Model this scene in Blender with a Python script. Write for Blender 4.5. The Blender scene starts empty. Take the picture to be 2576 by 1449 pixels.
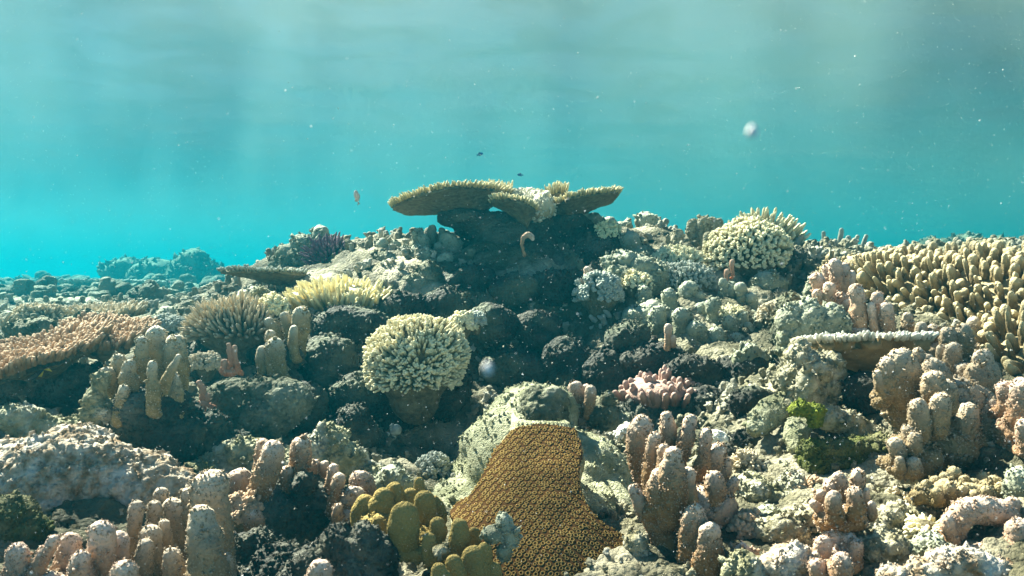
import bpy, math, random
import numpy as np
from mathutils import Vector, Matrix

# ------------------------------------------------------------------ camera, world, sun, exposure
scene = bpy.context.scene
C = scene.collection
FU = 2022.0                                    # focal length in the 2576-wide measuring scale
cam_d = bpy.data.cameras.new("camera"); cam = bpy.data.objects.new("camera", cam_d); C.objects.link(cam)
cam_d.sensor_width = 36.0; cam_d.lens = 36.0*FU/2576.0
cam_d.clip_start = 0.02; cam_d.clip_end = 400.0
cam.location = (0, 0, 0); cam.rotation_euler = (math.radians(90), 0, 0)
cam_d.dof.use_dof = True; cam_d.dof.focus_distance = 2.1; cam_d.dof.aperture_fstop = 16.0
scene.camera = cam

SUN = Vector((-0.60, 0.55, 0.90)).normalized()
sun_d = bpy.data.lights.new("sun", 'SUN'); sun_d.energy = 5.0; sun_d.angle = math.radians(0.6)
sun_d.color = (1.0, 0.83, 0.68)
sun = bpy.data.objects.new("sun", sun_d); C.objects.link(sun)
sun.rotation_euler = SUN.to_track_quat('Z', 'Y').to_euler()
world = bpy.data.worlds.new("World"); scene.world = world; world.use_nodes = True
wn = world.node_tree.nodes; wl = world.node_tree.links; wn.clear()
wo = wn.new('ShaderNodeOutputWorld'); bg = wn.new('ShaderNodeBackground'); sky = wn.new('ShaderNodeTexSky')
sky.sky_type = 'NISHITA'; sky.sun_disc = False
sky.sun_elevation = math.asin(SUN.z); sky.sun_rotation = math.atan2(SUN.x, SUN.y)
sky.air_density = 0.5; sky.dust_density = 0.4
wl.new(sky.outputs[0], bg.inputs['Color']); wl.new(bg.outputs[0], wo.inputs['Surface'])
bg.inputs['Strength'].default_value = 0.05
vs = scene.view_settings
vs.view_transform = 'Standard'; vs.look = 'None'; vs.exposure = 2.95; vs.gamma = 1.0; vs.use_curve_mapping = False
cy = scene.cycles
cy.max_bounces = 5; cy.diffuse_bounces = 1; cy.glossy_bounces = 2; cy.transmission_bounces = 2
cy.transparent_max_bounces = 6; cy.volume_bounces = 0; cy.use_denoising = True
cy.caustics_reflective = False; cy.caustics_refractive = False
cy.sample_clamp_indirect = 4.0

# ------------------------------------------------------------------ noise library (numpy)
def hsh(i, j, k, s):
    n = (i*73856093) ^ (j*19349663) ^ (k*83492791) ^ (s*2654435)
    n = n & 0x7fffffff
    n = ((n >> 13) ^ n) & 0x7fffffff
    n = (n*((n*n*15731 + 789221) & 0x7fffffff) + 1376312589) & 0x7fffffff
    n = ((n >> 11) ^ n)*2246822519 & 0x7fffffff
    return n/2147483647.0
def vnoise(P, s=0):
    F = np.floor(P).astype(np.int64); f = P - F; f = f*f*(3-2*f)
    i, j, k = F[:, 0], F[:, 1], F[:, 2]; x, y, z = f[:, 0], f[:, 1], f[:, 2]
    def c(a, b, d): return hsh(i+a, j+b, k+d, s)
    x00 = c(0,0,0)*(1-x)+c(1,0,0)*x; x10 = c(0,1,0)*(1-x)+c(1,1,0)*x
    x01 = c(0,0,1)*(1-x)+c(1,0,1)*x; x11 = c(0,1,1)*(1-x)+c(1,1,1)*x
    return ((x00*(1-y)+x10*y)*(1-z)+(x01*(1-y)+x11*y)*z)*2-1
def fbm(P, s=0, o=3):
    r = 0; a = 1.0; t = 0
    for q in range(o):
        r = r + a*vnoise(P*(2.03**q)+q*17.3, s+q); t += a; a *= 0.5
    return r/t
def worley(P, s=0):
    out = np.empty(len(P))
    for a0 in range(0, len(P), 120000):
        Q = P[a0:a0+120000]; F = np.floor(Q).astype(np.int64); best = np.full(len(Q), 9.0)
        for a in (-1, 0, 1):
            for b in (-1, 0, 1):
                for d in (-1, 0, 1):
                    i = F[:, 0]+a; j = F[:, 1]+b; k = F[:, 2]+d
                    dx = i+0.15+0.7*hsh(i, j, k, s)-Q[:, 0]; dy = j+0.15+0.7*hsh(i, j, k, s+7)-Q[:, 1]
                    dz = k+0.15+0.7*hsh(i, j, k, s+13)-Q[:, 2]
                    best = np.minimum(best, dx*dx+dy*dy+dz*dz)
        out[a0:a0+120000] = best
    return np.sqrt(out)

# ------------------------------------------------------------------ mesh arrays: M = (V, Q, T, tip)
def normals(V, Q, T):
    N = np.zeros_like(V)
    if len(Q):
        n = np.cross(V[Q[:, 2]]-V[Q[:, 0]], V[Q[:, 3]]-V[Q[:, 1]])
        for c in range(4):
            for ax in range(3): N[:, ax] += np.bincount(Q[:, c], n[:, ax], len(V))
    if len(T):
        n = np.cross(V[T[:, 1]]-V[T[:, 0]], V[T[:, 2]]-V[T[:, 0]])
        for c in range(3):
            for ax in range(3): N[:, ax] += np.bincount(T[:, c], n[:, ax], len(V))
    return N/(np.linalg.norm(N, axis=1)[:, None]+1e-12)
def disp(M, ops, seed=0):
    V, Q, T, tip = M
    for q, (kind, sc, amp) in enumerate(ops):
        N = normals(V, Q, T)
        P = V/sc + 31.7*(seed % 97)
        if kind == 'n': d = fbm(P, seed+q*5)*amp
        elif kind == 'w': d = (np.sqrt(np.clip(1-worley(P, seed+q*5)**2, 0, 1))-0.45)*amp
        else: d = -np.clip(1-worley(P, seed+q*5)*1.8, 0, 1)*amp          # pits
        V = V + N*d[:, None]
    return (V, Q, T, tip)
def join(L):
    Vs = []; Qs = []; Ts = []; ts = []; o = 0
    for V, Q, T, t in L:
        Vs.append(V); ts.append(t)
        if len(Q): Qs.append(Q+o)
        if len(T): Ts.append(T+o)
        o += len(V)
    return (np.vstack(Vs), np.vstack(Qs) if Qs else np.zeros((0, 4), int), np.vstack(Ts) if Ts else np.zeros((0, 3), int), np.concatenate(ts))
def make_mesh(name, M):
    V, Q, T, tip = M
    me = bpy.data.meshes.new(name)
    nl = len(Q)*4+len(T)*3
    me.vertices.add(len(V)); me.vertices.foreach_set('co', V.astype(np.float32).ravel())
    me.loops.add(nl); me.loops.foreach_set('vertex_index', np.concatenate([Q.ravel(), T.ravel()]).astype(np.int32))
    me.polygons.add(len(Q)+len(T))
    st = np.concatenate([np.arange(len(Q))*4, len(Q)*4+np.arange(len(T))*3]).astype(np.int32)
    me.polygons.foreach_set('loop_start', st)
    me.update(calc_edges=True); me.validate()
    me.polygons.foreach_set('use_smooth', np.ones(len(me.polygons), bool))
    if tip is not None and len(me.vertices) == len(tip):
        at = me.attributes.new('tip', 'FLOAT', 'POINT'); at.data.foreach_set('value', tip.astype(np.float32))
    return me
def thing(name, label, cat, loc, group=None):
    o = bpy.data.objects.new(name, None); C.objects.link(o); o.location = loc; o.empty_display_size = 0.02
    o['label'] = label; o['category'] = cat
    if group: o['group'] = group
    return o
def add(name, M, mat, parent=None, label=None, cat=None, kind=None, group=None, loc=None):
    V, Q, T, tip = M
    org = np.array(parent.location) if parent is not None and parent.type == 'EMPTY' else (np.array(loc) if loc is not None else np.zeros(3))
    me = make_mesh(name, (V-org, Q, T, tip)); me.materials.append(mat)
    o = bpy.data.objects.new(name, me); C.objects.link(o)
    if parent is not None: o.parent = parent
    else: o.location = org
    if label: o['label'] = label
    if cat: o['category'] = cat
    if kind: o['kind'] = kind
    if group: o['group'] = group
    return o
def P(u, v, Y): return np.array([(u-1288.0)/FU*Y, Y, (724.5-v)/FU*Y])
def grid_q(nr, ns, wrap=True):
    i = np.arange(nr-1)[:, None]; j = np.arange(ns if wrap else ns-1)[None, :]
    a = i*ns+j; b = i*ns+(j+1) % ns
    return np.stack([a, b, b+ns, a+ns], -1).reshape(-1, 4)
def tube(path, rad, flat=1.0, seg=20, step=None, ref=(0, 1, 0), capr=6):
    """closed rounded tube through path points (base to tip)"""
    path = np.array(path, float); rad = np.array(rad, float)
    if len(path) == 2: path = np.vstack([path[0], (path[0]+path[1])/2, path[1]]); rad = np.array([rad[0], (rad[0]+rad[1])/2, rad[1]])
    d = np.r_[0, np.cumsum(np.linalg.norm(np.diff(path, axis=0), axis=1))]; L = d[-1]
    step = step or max(rad.mean()*0.25, L/60)
    n = max(4, int(L/step)); t = np.linspace(0, L, n)
    # smooth by catmull-rom through a dense linear interpolation then blur
    c = np.stack([np.interp(t, d, path[:, a]) for a in range(3)], 1); r = np.interp(t, d, rad)
    for _ in range(max(1, n//8)):
        c[1:-1] = (c[:-2]+2*c[1:-1]+c[2:])/4; r[1:-1] = (r[:-2]+2*r[1:-1]+r[2:])/4
    tg = np.gradient(c, axis=0); tg /= np.linalg.norm(tg, axis=1)[:, None]
    # round tip: pull the end back by its radius
    e = c[-1]; te = tg[-1]; re = r[-1]
    th = np.linspace(0, 1, capr+1)[1:]*math.pi/2*0.97
    c = np.vstack([c, e+te*(np.sin(th)*re)[:, None]]); r = np.r_[r, re*np.cos(th)]; tg = np.vstack([tg, np.repeat(te[None], capr, 0)])
    ref = np.array(ref, float)
    A = ref-tg*(tg@ref)[:, None]; A /= np.linalg.norm(A, axis=1)[:, None]+1e-9
    B = np.cross(tg, A)
    a = np.linspace(0, 2*math.pi, seg, endpoint=False)
    V = c[:, None]+(A[:, None]*np.sin(a)[None, :, None]*flat+B[:, None]*np.cos(a)[None, :, None])*r[:, None, None]
    nr = len(c); V = V.reshape(-1, 3); Q = grid_q(nr, seg)
    V = np.vstack([V, c[0], c[-1]+te*re*0.02]); j = np.arange(seg)
    T = np.vstack([np.stack([(j+1) % seg, j, np.full(seg, nr*seg)], 1), np.stack([(nr-1)*seg+j, (nr-1)*seg+(j+1) % seg, np.full(seg, nr*seg+1)], 1)])
    dl = np.r_[0, np.cumsum(np.linalg.norm(np.diff(c, axis=0), axis=1))]; dl /= dl[-1]
    tip = np.r_[np.repeat(dl, seg), 0, 1]
    return (V, Q[:, ::-1], T[:, ::-1], tip)
def ellip(c, r, seg=24, rings=16, rot=None):
    th = np.linspace(0.04, math.pi-0.04, rings); a = np.linspace(0, 2*math.pi, seg, endpoint=False)
    V = np.stack([np.sin(th)[:, None]*np.cos(a)[None], np.sin(th)[:, None]*np.sin(a)[None], np.cos(th)[:, None]*np.ones(seg)[None]], -1).reshape(-1, 3)
    V = np.vstack([V, [0, 0, 1], [0, 0, -1]]); Q = grid_q(rings, seg); j = np.arange(seg); n = rings*seg
    T = np.vstack([np.stack([(j+1) % seg, j, np.full(seg, n)], 1), np.stack([(rings-1)*seg+j, (rings-1)*seg+(j+1) % seg, np.full(seg, n+1)], 1)])
    tip = (V[:, 2]+1)/2
    V = V*np.array(r)
    if rot is not None: V = V@np.array(rot).T
    return (V+np.array(c), Q[:, ::-1], T[:, ::-1], tip)
def fuse(L, voxel, smooth=4):
    M = join(L); me = make_mesh('tmp', (M[0], M[1], M[2], None)); o = bpy.data.objects.new('tmp', me); C.objects.link(o)
    m = o.modifiers.new('r', 'REMESH'); m.mode = 'VOXEL'; m.voxel_size = voxel
    if smooth:
        s = o.modifiers.new('s', 'SMOOTH'); s.iterations = smooth; s.factor = 0.5
    dg = bpy.context.evaluated_depsgraph_get(); e = o.evaluated_get(dg).to_mesh()
    V = np.empty(len(e.vertices)*3, np.float32); e.vertices.foreach_get('co', V); V = V.reshape(-1, 3).astype(float)
    ls = np.empty(len(e.polygons), np.int32); e.polygons.foreach_get('loop_start', ls)
    lt = np.empty(len(e.polygons), np.int32); e.polygons.foreach_get('loop_total', lt)
    vi = np.empty(len(e.loops), np.int32); e.loops.foreach_get('vertex_index', vi)
    q = ls[lt == 4]; t = ls[lt == 3]
    Q = vi[q[:, None]+np.arange(4)] if len(q) else np.zeros((0, 4), int); T = vi[t[:, None]+np.arange(3)] if len(t) else np.zeros((0, 3), int)
    bpy.data.objects.remove(o); bpy.data.meshes.remove(me)
    z = V[:, 2]; tip = (z-z.min())/(np.ptp(z)+1e-9)
    return (V, Q.astype(int), T.astype(int), tip)

# ------------------------------------------------------------------ materials
def mat(name, a, b, tipc=None, tipk=2.0, sc=40.0, bump=0.6, bsc=260.0, rough=0.75, cvar=0.5, spots=None, spec=0.25, film=None):
    """two-colour mottled living surface, growing tips may be paler; polyp-sized bump"""
    m = bpy.data.materials.new(name); m.use_nodes = True; n = m.node_tree.nodes; l = m.node_tree.links
    bs = n['Principled BSDF']; bs.inputs['Roughness'].default_value = rough; bs.inputs['Specular IOR Level'].default_value = spec
    g = n.new('ShaderNodeNewGeometry')
    t1 = n.new('ShaderNodeTexNoise'); t1.inputs['Scale'].default_value = sc; t1.inputs['Detail'].default_value = 4; l.new(g.outputs['Position'], t1.inputs['Vector'])
    r1 = n.new('ShaderNodeValToRGB'); r1.color_ramp.elements[0].position = 0.5-cvar*0.3; r1.color_ramp.elements[1].position = 0.5+cvar*0.3
    r1.color_ramp.elements[0].color = (*a, 1); r1.color_ramp.elements[1].color = (*b, 1); l.new(t1.outputs[0], r1.inputs[0])
    col = r1.outputs[0]
    if film:                                   # a film of sediment and fine algae in patches
        t3 = n.new('ShaderNodeTexNoise'); t3.inputs['Scale'].default_value = sc*0.33; t3.inputs['Detail'].default_value = 5; l.new(g.outputs['Position'], t3.inputs['Vector'])
        r3 = n.new('ShaderNodeMapRange'); r3.inputs['From Min'].default_value = 0.48; r3.inputs['From Max'].default_value = 0.62; l.new(t3.outputs[0], r3.inputs['Value'])
        x = n.new('ShaderNodeMix'); x.data_type = 'RGBA'; l.new(r3.outputs[0], x.inputs[0]); l.new(col, x.inputs[6]); x.inputs[7].default_value = (*film, 1); col = x.outputs[2]
    if tipc:
        at = n.new('ShaderNodeAttribute'); at.attribute_name = 'tip'
        pw = n.new('ShaderNodeMath'); pw.operation = 'POWER'; l.new(at.outputs['Fac'], pw.inputs[0]); pw.inputs[1].default_value = tipk
        x = n.new('ShaderNodeMix'); x.data_type = 'RGBA'; l.new(pw.outputs[0], x.inputs[0]); l.new(col, x.inputs[6]); x.inputs[7].default_value = (*tipc, 1); col = x.outputs[2]
    vo = n.new('ShaderNodeTexVoronoi'); vo.inputs['Scale'].default_value = bsc; l.new(g.outputs['Position'], vo.inputs['Vector'])
    if spots:
        r2 = n.new('ShaderNodeMapRange'); r2.inputs['From Min'].default_value = 0.15; r2.inputs['From Max'].default_value = 0.4; l.new(vo.outputs['Distance'], r2.inputs['Value'])
        x = n.new('ShaderNodeMix'); x.data_type = 'RGBA'; l.new(r2.outputs[0], x.inputs[0]); x.inputs[6].default_value = (*spots, 1); l.new(col, x.inputs[7]); col = x.outputs[2]
    t2 = n.new('ShaderNodeTexNoise'); t2.inputs['Scale'].default_value = bsc*0.6; t2.inputs['Detail'].default_value = 5; t2.inputs['Roughness'].default_value = 0.7; l.new(g.outputs['Position'], t2.inputs['Vector'])
    su = n.new('ShaderNodeMath'); su.operation = 'MULTIPLY_ADD'; l.new(vo.outputs['Distance'], su.inputs[0]); su.inputs[1].default_value = -0.5; l.new(t2.outputs[0], su.inputs[2])
    bp = n.new('ShaderNodeBump'); bp.inputs['Strength'].default_value = bump; bp.inputs['Distance'].default_value = 1.6/bsc; l.new(su.outputs[0], bp.inputs['Height'])
    l.new(bp.outputs[0], bs.inputs['Normal']); l.new(col, bs.inputs['Base Color'])
    return m
MT = {}
MT['finger'] = mat('brown_finger_coral', (.15,.07,.022), (.27,.15,.055), (.72,.57,.46), 5.0, spots=(.34,.25,.15), bsc=210)
MT['column'] = mat('ochre_column_coral', (.17,.12,.045), (.31,.23,.10), (.66,.60,.48), 6, spots=(.38,.30,.18), bsc=200)
MT['pink'] = mat('pink_finger_coral', (.26,.13,.06), (.42,.245,.13), (.76,.60,.50), 4, spots=(.46,.33,.22), bsc=200)
MT['lobe'] = mat('grey_brown_lobed_coral', (.17,.11,.05), (.28,.19,.09), (.60,.49,.38), 4, spots=(.34,.27,.18), bsc=210)
MT['mustard'] = mat('mustard_leather_coral', (.15,.10,.02), (.27,.19,.045), (.36,.27,.10), 2.0, spots=(.36,.28,.11), bsc=260, bump=.9, rough=.9, spec=.08, sc=70, cvar=.9)
MT['greylobe'] = mat('grey_green_lumpy_coral', (.085,.09,.055), (.22,.225,.14), (.46,.47,.36), 4, bsc=130, film=(.30,.31,.22))
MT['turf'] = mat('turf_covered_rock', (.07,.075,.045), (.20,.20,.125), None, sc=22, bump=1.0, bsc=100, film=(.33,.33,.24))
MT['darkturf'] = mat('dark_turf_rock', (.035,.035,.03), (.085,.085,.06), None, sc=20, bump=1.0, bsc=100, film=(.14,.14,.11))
MT['shaderock'] = mat('shade_painted_rock', (.025,.027,.024), (.075,.07,.055), None, sc=20, bump=1.0, bsc=100, film=(.13,.14,.095))  # near-black colour stands in for shade in the cave and hollows
MT['paleturf'] = mat('pale_sediment_turf', (.20,.19,.10), (.46,.44,.28), None, sc=30, bump=1.0, bsc=120, film=(.62,.60,.50))
MT['deadwhite'] = mat('bleached_dead_coral', (.26,.23,.13), (.62,.57,.42), None, sc=45, bump=1.0, bsc=100)
MT['brightcrust'] = mat('pale_pink_crust', (.34,.22,.12), (.74,.63,.49), None, sc=50, bump=1.0, bsc=100, film=(.80,.71,.60))
MT['skeleton'] = mat('pale_green_bare_skeleton', (.36,.35,.21), (.54,.53,.36), None, sc=60, bump=1.0, bsc=240, film=(.30,.30,.17), spots=(.28,.29,.17))
MT['algae'] = mat('green_algae', (.10,.13,.008), (.23,.27,.02), None, sc=70, bump=1.0, bsc=200)
MT['moss'] = mat('mossy_algae', (.05,.06,.01), (.14,.16,.03), None, sc=40, bump=1.0, bsc=180, film=(.20,.19,.09))
MT['orange'] = mat('orange_sponge', (.40,.13,.05), (.50,.22,.12), (.58,.38,.28), 2.0, sc=30)
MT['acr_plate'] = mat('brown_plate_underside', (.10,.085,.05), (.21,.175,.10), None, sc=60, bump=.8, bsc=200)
MT['acr_tan'] = mat('tan_branchlets', (.20,.135,.06), (.30,.21,.10), (.62,.52,.36), 1.3, bump=.4, bsc=300)
MT['acr_orange'] = mat('orange_brown_branchlets', (.17,.10,.045), (.26,.165,.085), (.52,.36,.23), 3.0, bump=.4, bsc=300)
MT['acr_cream'] = mat('cream_branchlets', (.26,.19,.07), (.42,.34,.15), (.80,.72,.46), 2.0, bump=.4, bsc=300)
MT['acr_yellow'] = mat('yellow_branchlets', (.38,.25,.06), (.52,.37,.11), (.88,.78,.46), 1.3, bump=.4, bsc=300)
MT['acr_pink'] = mat('mauve_branchlets', (.12,.06,.04), (.19,.105,.07), (.44,.29,.24), 2.4, bump=.5, bsc=300)
MT['acr_purple'] = mat('purple_branchlets', (.055,.025,.045), (.09,.045,.07), (.16,.09,.13), 2.0, bump=.5, bsc=400)
MT['acr_white'] = mat('white_tipped_branchlets', (.22,.18,.10), (.36,.31,.20), (.84,.81,.70), 1.2, bump=.4, bsc=300)
MT['acr_grey'] = mat('grey_branchlets', (.13,.14,.10), (.19,.20,.14), (.40,.42,.36), 1.4, bump=.4, bsc=400)
MT['knob'] = mat('olive_knob_coral', (.085,.055,.02), (.20,.14,.055), (.50,.41,.24), 3.5, sc=60, bsc=210)
MT['far'] = mat('distant_reef_rock', (.06,.075,.05), (.17,.18,.12), None, sc=9, bump=1.0, bsc=70, film=(.26,.27,.2))
MT['rubble'] = mat('rubble_knobs', (.12,.11,.065), (.30,.27,.18), None, sc=24, bump=.8, bsc=260, film=(.42,.40,.33))
MT['snow'] = mat('suspended_particle', (.8,.8,.78), (.85,.85,.85), None, bump=0.0)
MT['acr_table'] = mat('pale_table_branchlets', (.28,.22,.11), (.40,.33,.18), (.86,.82,.66), 1.0, bump=.4, bsc=300)
# ------------------------------------------------------------------ seabed: one sheet through surveyed heights
CP = [ # u, v, depth
 (-300,1560,1.1),(0,1640,1.1),(500,1660,1.12),(900,1680,1.12),(1288,1680,1.12),(1450,1680,1.15),(1800,1620,1.15),(2200,1560,1.15),(2576,1520,1.1),(2900,1480,1.1),
 (0,1450,1.33),(250,1440,1.34),(480,1460,1.33),(700,1470,1.42),(1000,1420,1.45),(1300,1440,1.62),(1650,1440,1.35),
 (200,1170,1.8),(500,1230,1.8),(750,1270,1.75),(950,1260,1.85),(-200,1150,1.8),
 (0,985,2.4),(300,985,2.4),(550,1050,2.25),(850,1170,2.2),(1050,1180,2.2),(1250,1130,2.3),
 (-300,860,3.4),(0,835,3.6),(200,835,3.5),(450,815,3.6),(0,762,8),(300,760,8),(560,750,8),(-400,770,8),(-300,755,13),(0,752,13),(300,750,13),(560,745,13),(300,742,20),
 (1100,1040,2.42),(1300,1020,2.5),(1300,880,2.62),(1300,750,2.76),(1320,660,2.95),(1120,690,2.95),(1380,625,3.3),(1200,650,3.3),
 (950,760,2.75),(800,850,2.65),(700,900,2.55),(900,960,2.5),(820,700,3.1),(700,760,3.2),(760,650,3.7),(950,640,3.5),
 (1500,690,2.95),(1520,620,3.4),(1620,620,3.6),(1500,790,2.75),(1480,920,2.55),(1650,980,2.4),(1480,1060,2.25),(1820,1080,2.05),(1800,930,2.35),(1700,830,2.55),
 (1900,780,2.75),(1850,690,3.0),(2000,690,3.1),(1700,680,3.1),(1950,870,2.5),
 (2050,1080,1.85),(2020,930,2.1),(2200,1205,1.6),(1950,1270,1.6),(1850,1420,1.35),(2400,1310,1.45),(2150,1460,1.3),(2450,1450,1.25),(2300,1030,1.85),(2250,880,2.1),
 (2300,750,2.6),(2250,700,2.9),(2500,700,2.9),(2450,860,2.2),(2576,960,1.9),(2576,1160,1.5),(2900,1000,1.8),(2900,760,2.8),
 (1300,760,4.6),(800,790,5.0),(1900,760,4.5),(2100,700,4.2),(2400,665,4.8),(2900,670,4.8),(2576,650,5.0)]
cp = np.array([P(*c) for c in CP])
ext = [(-9,8,-.20),(-5,9,-.20),(-2.4,9,-.18),(0,9,-.5),(3,9,-.3),(7,9,-.15),(-14,20,-.2),(0,20,-1.2),(14,20,-.8),(-40,45,-2),(0,45,-2.4),(40,45,-2),(-130,140,-5),(0,140,-6),(130,140,-5),
       (-3,1.2,-.45),(3,1.2,-.4),(-1.5,.4,-.5),(0,.4,-.55),(1.5,.4,-.5),(-6,3,-.2),(6,3,-.1)]
cp = np.vstack([cp, np.array(ext)])
def wsp(p):                                    # spacing is compressed with distance, so near detail and far swell both fit
    r = np.maximum(p[:, 1], .3); return np.stack([p[:, 0]/r*1.6, np.log(r)*1.6], 1)
W = wsp(cp); D = np.linalg.norm(W[:, None]-W[None], axis=2)
def U(r): return np.where(r > 1e-9, r*r*np.log(r+1e-12), 0)
n_ = len(cp); A = np.zeros((n_+3, n_+3)); A[:n_, :n_] = U(D)+np.eye(n_)*0.01; A[:n_, n_] = 1; A[:n_, n_+1:] = W; A[n_:, :n_] = A[:n_, n_:].T
wt = np.linalg.solve(A, np.r_[cp[:, 2], 0, 0, 0])
def ground_z(x, y):
    w = wsp(np.stack([x, y, x*0], 1)); out = np.empty(len(x))
    for a in range(0, len(x), 50000):
        q = w[a:a+50000]; out[a:a+50000] = U(np.linalg.norm(q[:, None]-W[None], axis=2))@wt[:n_]+wt[n_]+q@wt[n_+1:]
    return out
NR, NC = 640, 640
yy = 0.45*np.exp(np.linspace(0, math.log(45/0.45), NR)**1.0)
yy = np.concatenate([np.linspace(.45, 1.0, 40, endpoint=False), np.exp(np.linspace(0, math.log(4.5), 470)), np.exp(np.linspace(math.log(4.6), math.log(150), 150))])
ss = np.concatenate([np.linspace(-1.6, -.72, 50, endpoint=False), np.linspace(-.72, .72, 540), np.linspace(.72, 1.6, 51)[1:]])
X = (yy[:, None]*ss[None]).ravel(); Yg = np.repeat(yy, len(ss))
Z = ground_z(X, Yg)
V = np.stack([X, Yg, Z], 1)
M = (V, grid_q(len(yy), len(ss), False), np.zeros((0, 3), int), np.zeros(len(V)))
M = disp(M, [('n', .45, .07), ('w', .17, .08), ('w', .075, .042), ('w', .034, .022), ('n', .02, .011), ('w', .013, .006)], 3)
MT['ground'] = mat('reef_floor', (.05,.048,.028), (.19,.17,.10), None, sc=14, bump=1.0, bsc=110, film=(.46,.41,.29), cvar=.7)
seabed = add('seabed', M, MT['ground'], kind='structure')
TERR = M[0]
def ground_at(x, y): return float(ground_z(np.array([x]), np.array([y]))[0])

# ------------------------------------------------------------------ water surface seen from below
n = 420
gx = np.concatenate([-np.geomspace(.05, 140, 260)[::-1], np.geomspace(.05, 140, 260)]); gy = np.concatenate([np.linspace(-4, .4, 40), np.geomspace(.45, 150, 360)])
XX, YY = np.meshgrid(gx, gy); Vw = np.stack([XX.ravel(), YY.ravel(), np.full(XX.size, 1.75)], 1)
Pn = Vw.copy(); Pn[:, 2] = 0
Vw[:, 2] += .008*fbm(Pn*np.array([.8, 1.3, 1]), 5, 2)+.0012*fbm(Pn*np.array([3, 5, 1])+3, 9, 3)
Mw = (Vw, grid_q(len(gy), len(gx), False), np.zeros((0, 3), int), None)
m = bpy.data.materials.new('rippled_water_surface'); m.use_nodes = True; nn = m.node_tree.nodes; ll = m.node_tree.links; nn.clear()
out = nn.new('ShaderNodeOutputMaterial'); tr = nn.new('ShaderNodeBsdfTransparent'); gl = nn.new('ShaderNodeBsdfGlossy'); mx = nn.new('ShaderNodeMixShader')
gl.inputs['Roughness'].default_value = 0.28; gl.inputs['Color'].default_value = (.80, .82, 1, 1)
ge = nn.new('ShaderNodeNewGeometry')
# noise in the transparent colour dims sunlight in patches, standing in for ripple focusing
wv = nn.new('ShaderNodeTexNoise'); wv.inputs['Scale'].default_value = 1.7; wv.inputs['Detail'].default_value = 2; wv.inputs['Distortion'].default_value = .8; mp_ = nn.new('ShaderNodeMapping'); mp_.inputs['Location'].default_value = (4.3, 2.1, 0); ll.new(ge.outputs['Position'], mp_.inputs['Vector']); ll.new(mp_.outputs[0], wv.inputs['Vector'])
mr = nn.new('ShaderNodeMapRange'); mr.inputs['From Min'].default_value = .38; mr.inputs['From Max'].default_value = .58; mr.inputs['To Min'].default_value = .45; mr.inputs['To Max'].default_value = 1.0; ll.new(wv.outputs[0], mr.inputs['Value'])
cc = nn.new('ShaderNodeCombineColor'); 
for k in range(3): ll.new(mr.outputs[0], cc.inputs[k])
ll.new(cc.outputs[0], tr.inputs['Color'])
lw = nn.new('ShaderNodeLayerWeight'); lw.inputs['Blend'].default_value = .5
m2 = nn.new('ShaderNodeValToRGB'); el = m2.color_ramp.elements       # past the critical angle the surface turns into a mirror
for k_, (p_, v_) in enumerate([(.27, .02), (.48, .84), (.60, .87), (.86, .985)]):
    e_ = el[k_] if k_ < 2 else el.new(p_); e_.position = p_; e_.color = (v_, v_, v_, 1)
ll.new(lw.outputs['Facing'], m2.inputs[0])
t5 = nn.new('ShaderNodeTexNoise'); t5.inputs['Scale'].default_value = 9; t5.inputs['Detail'].default_value = 4; ll.new(ge.outputs['Position'], t5.inputs['Vector'])
b5 = nn.new('ShaderNodeBump'); b5.inputs['Strength'].default_value = .05; b5.inputs['Distance'].default_value = .03; ll.new(t5.outputs[0], b5.inputs['Height']); ll.new(b5.outputs[0], gl.inputs['Normal'])
rf = nn.new('ShaderNodeBsdfRefraction'); rf.inputs['IOR'].default_value = 1.04; rf.inputs['Roughness'].default_value = .46; rf.inputs['Color'].default_value = (1, .88, 1, 1)
tm = nn.new('ShaderNodeMixShader'); tm.inputs[0].default_value = .15; ll.new(tr.outputs[0], tm.inputs[1]); ll.new(rf.outputs[0], tm.inputs[2])
ll.new(m2.outputs[0], mx.inputs[0]); ll.new(tm.outputs[0], mx.inputs[1]); ll.new(gl.outputs[0], mx.inputs[2]); ll.new(mx.outputs[0], out.inputs['Surface'])
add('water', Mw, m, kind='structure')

# ------------------------------------------------------------------ the water itself: one even volume
def box(lo, hi):
    x0, y0, z0 = lo; x1, y1, z1 = hi
    V = np.array([(x0,y0,z0),(x1,y0,z0),(x1,y1,z0),(x0,y1,z0),(x0,y0,z1),(x1,y0,z1),(x1,y1,z1),(x0,y1,z1)], float)
    Q = np.array([(0,3,2,1),(4,5,6,7),(0,1,5,4),(1,2,6,5),(2,3,7,6),(3,0,4,7)]); return (V, Q, np.zeros((0,3), int), None)
hm = bpy.data.materials.new('turquoise_sea_water'); hm.use_nodes = True; hn = hm.node_tree.nodes; hn.clear()
ho = hn.new('ShaderNodeOutputMaterial'); pv = hn.new('ShaderNodeVolumePrincipled'); hm.node_tree.links.new(pv.outputs[0], ho.inputs['Volume'])
pv.inputs['Density'].default_value = 0.075; pv.inputs['Absorption Color'].default_value = (.0, .40, .43, 1); pv.inputs['Color'].default_value = (.002, .118, .160, 1); pv.inputs['Anisotropy'].default_value = 0.40
add('haze', box((-160, -6, -14), (160, 165, 2.1)), hm, kind='stuff')
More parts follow.
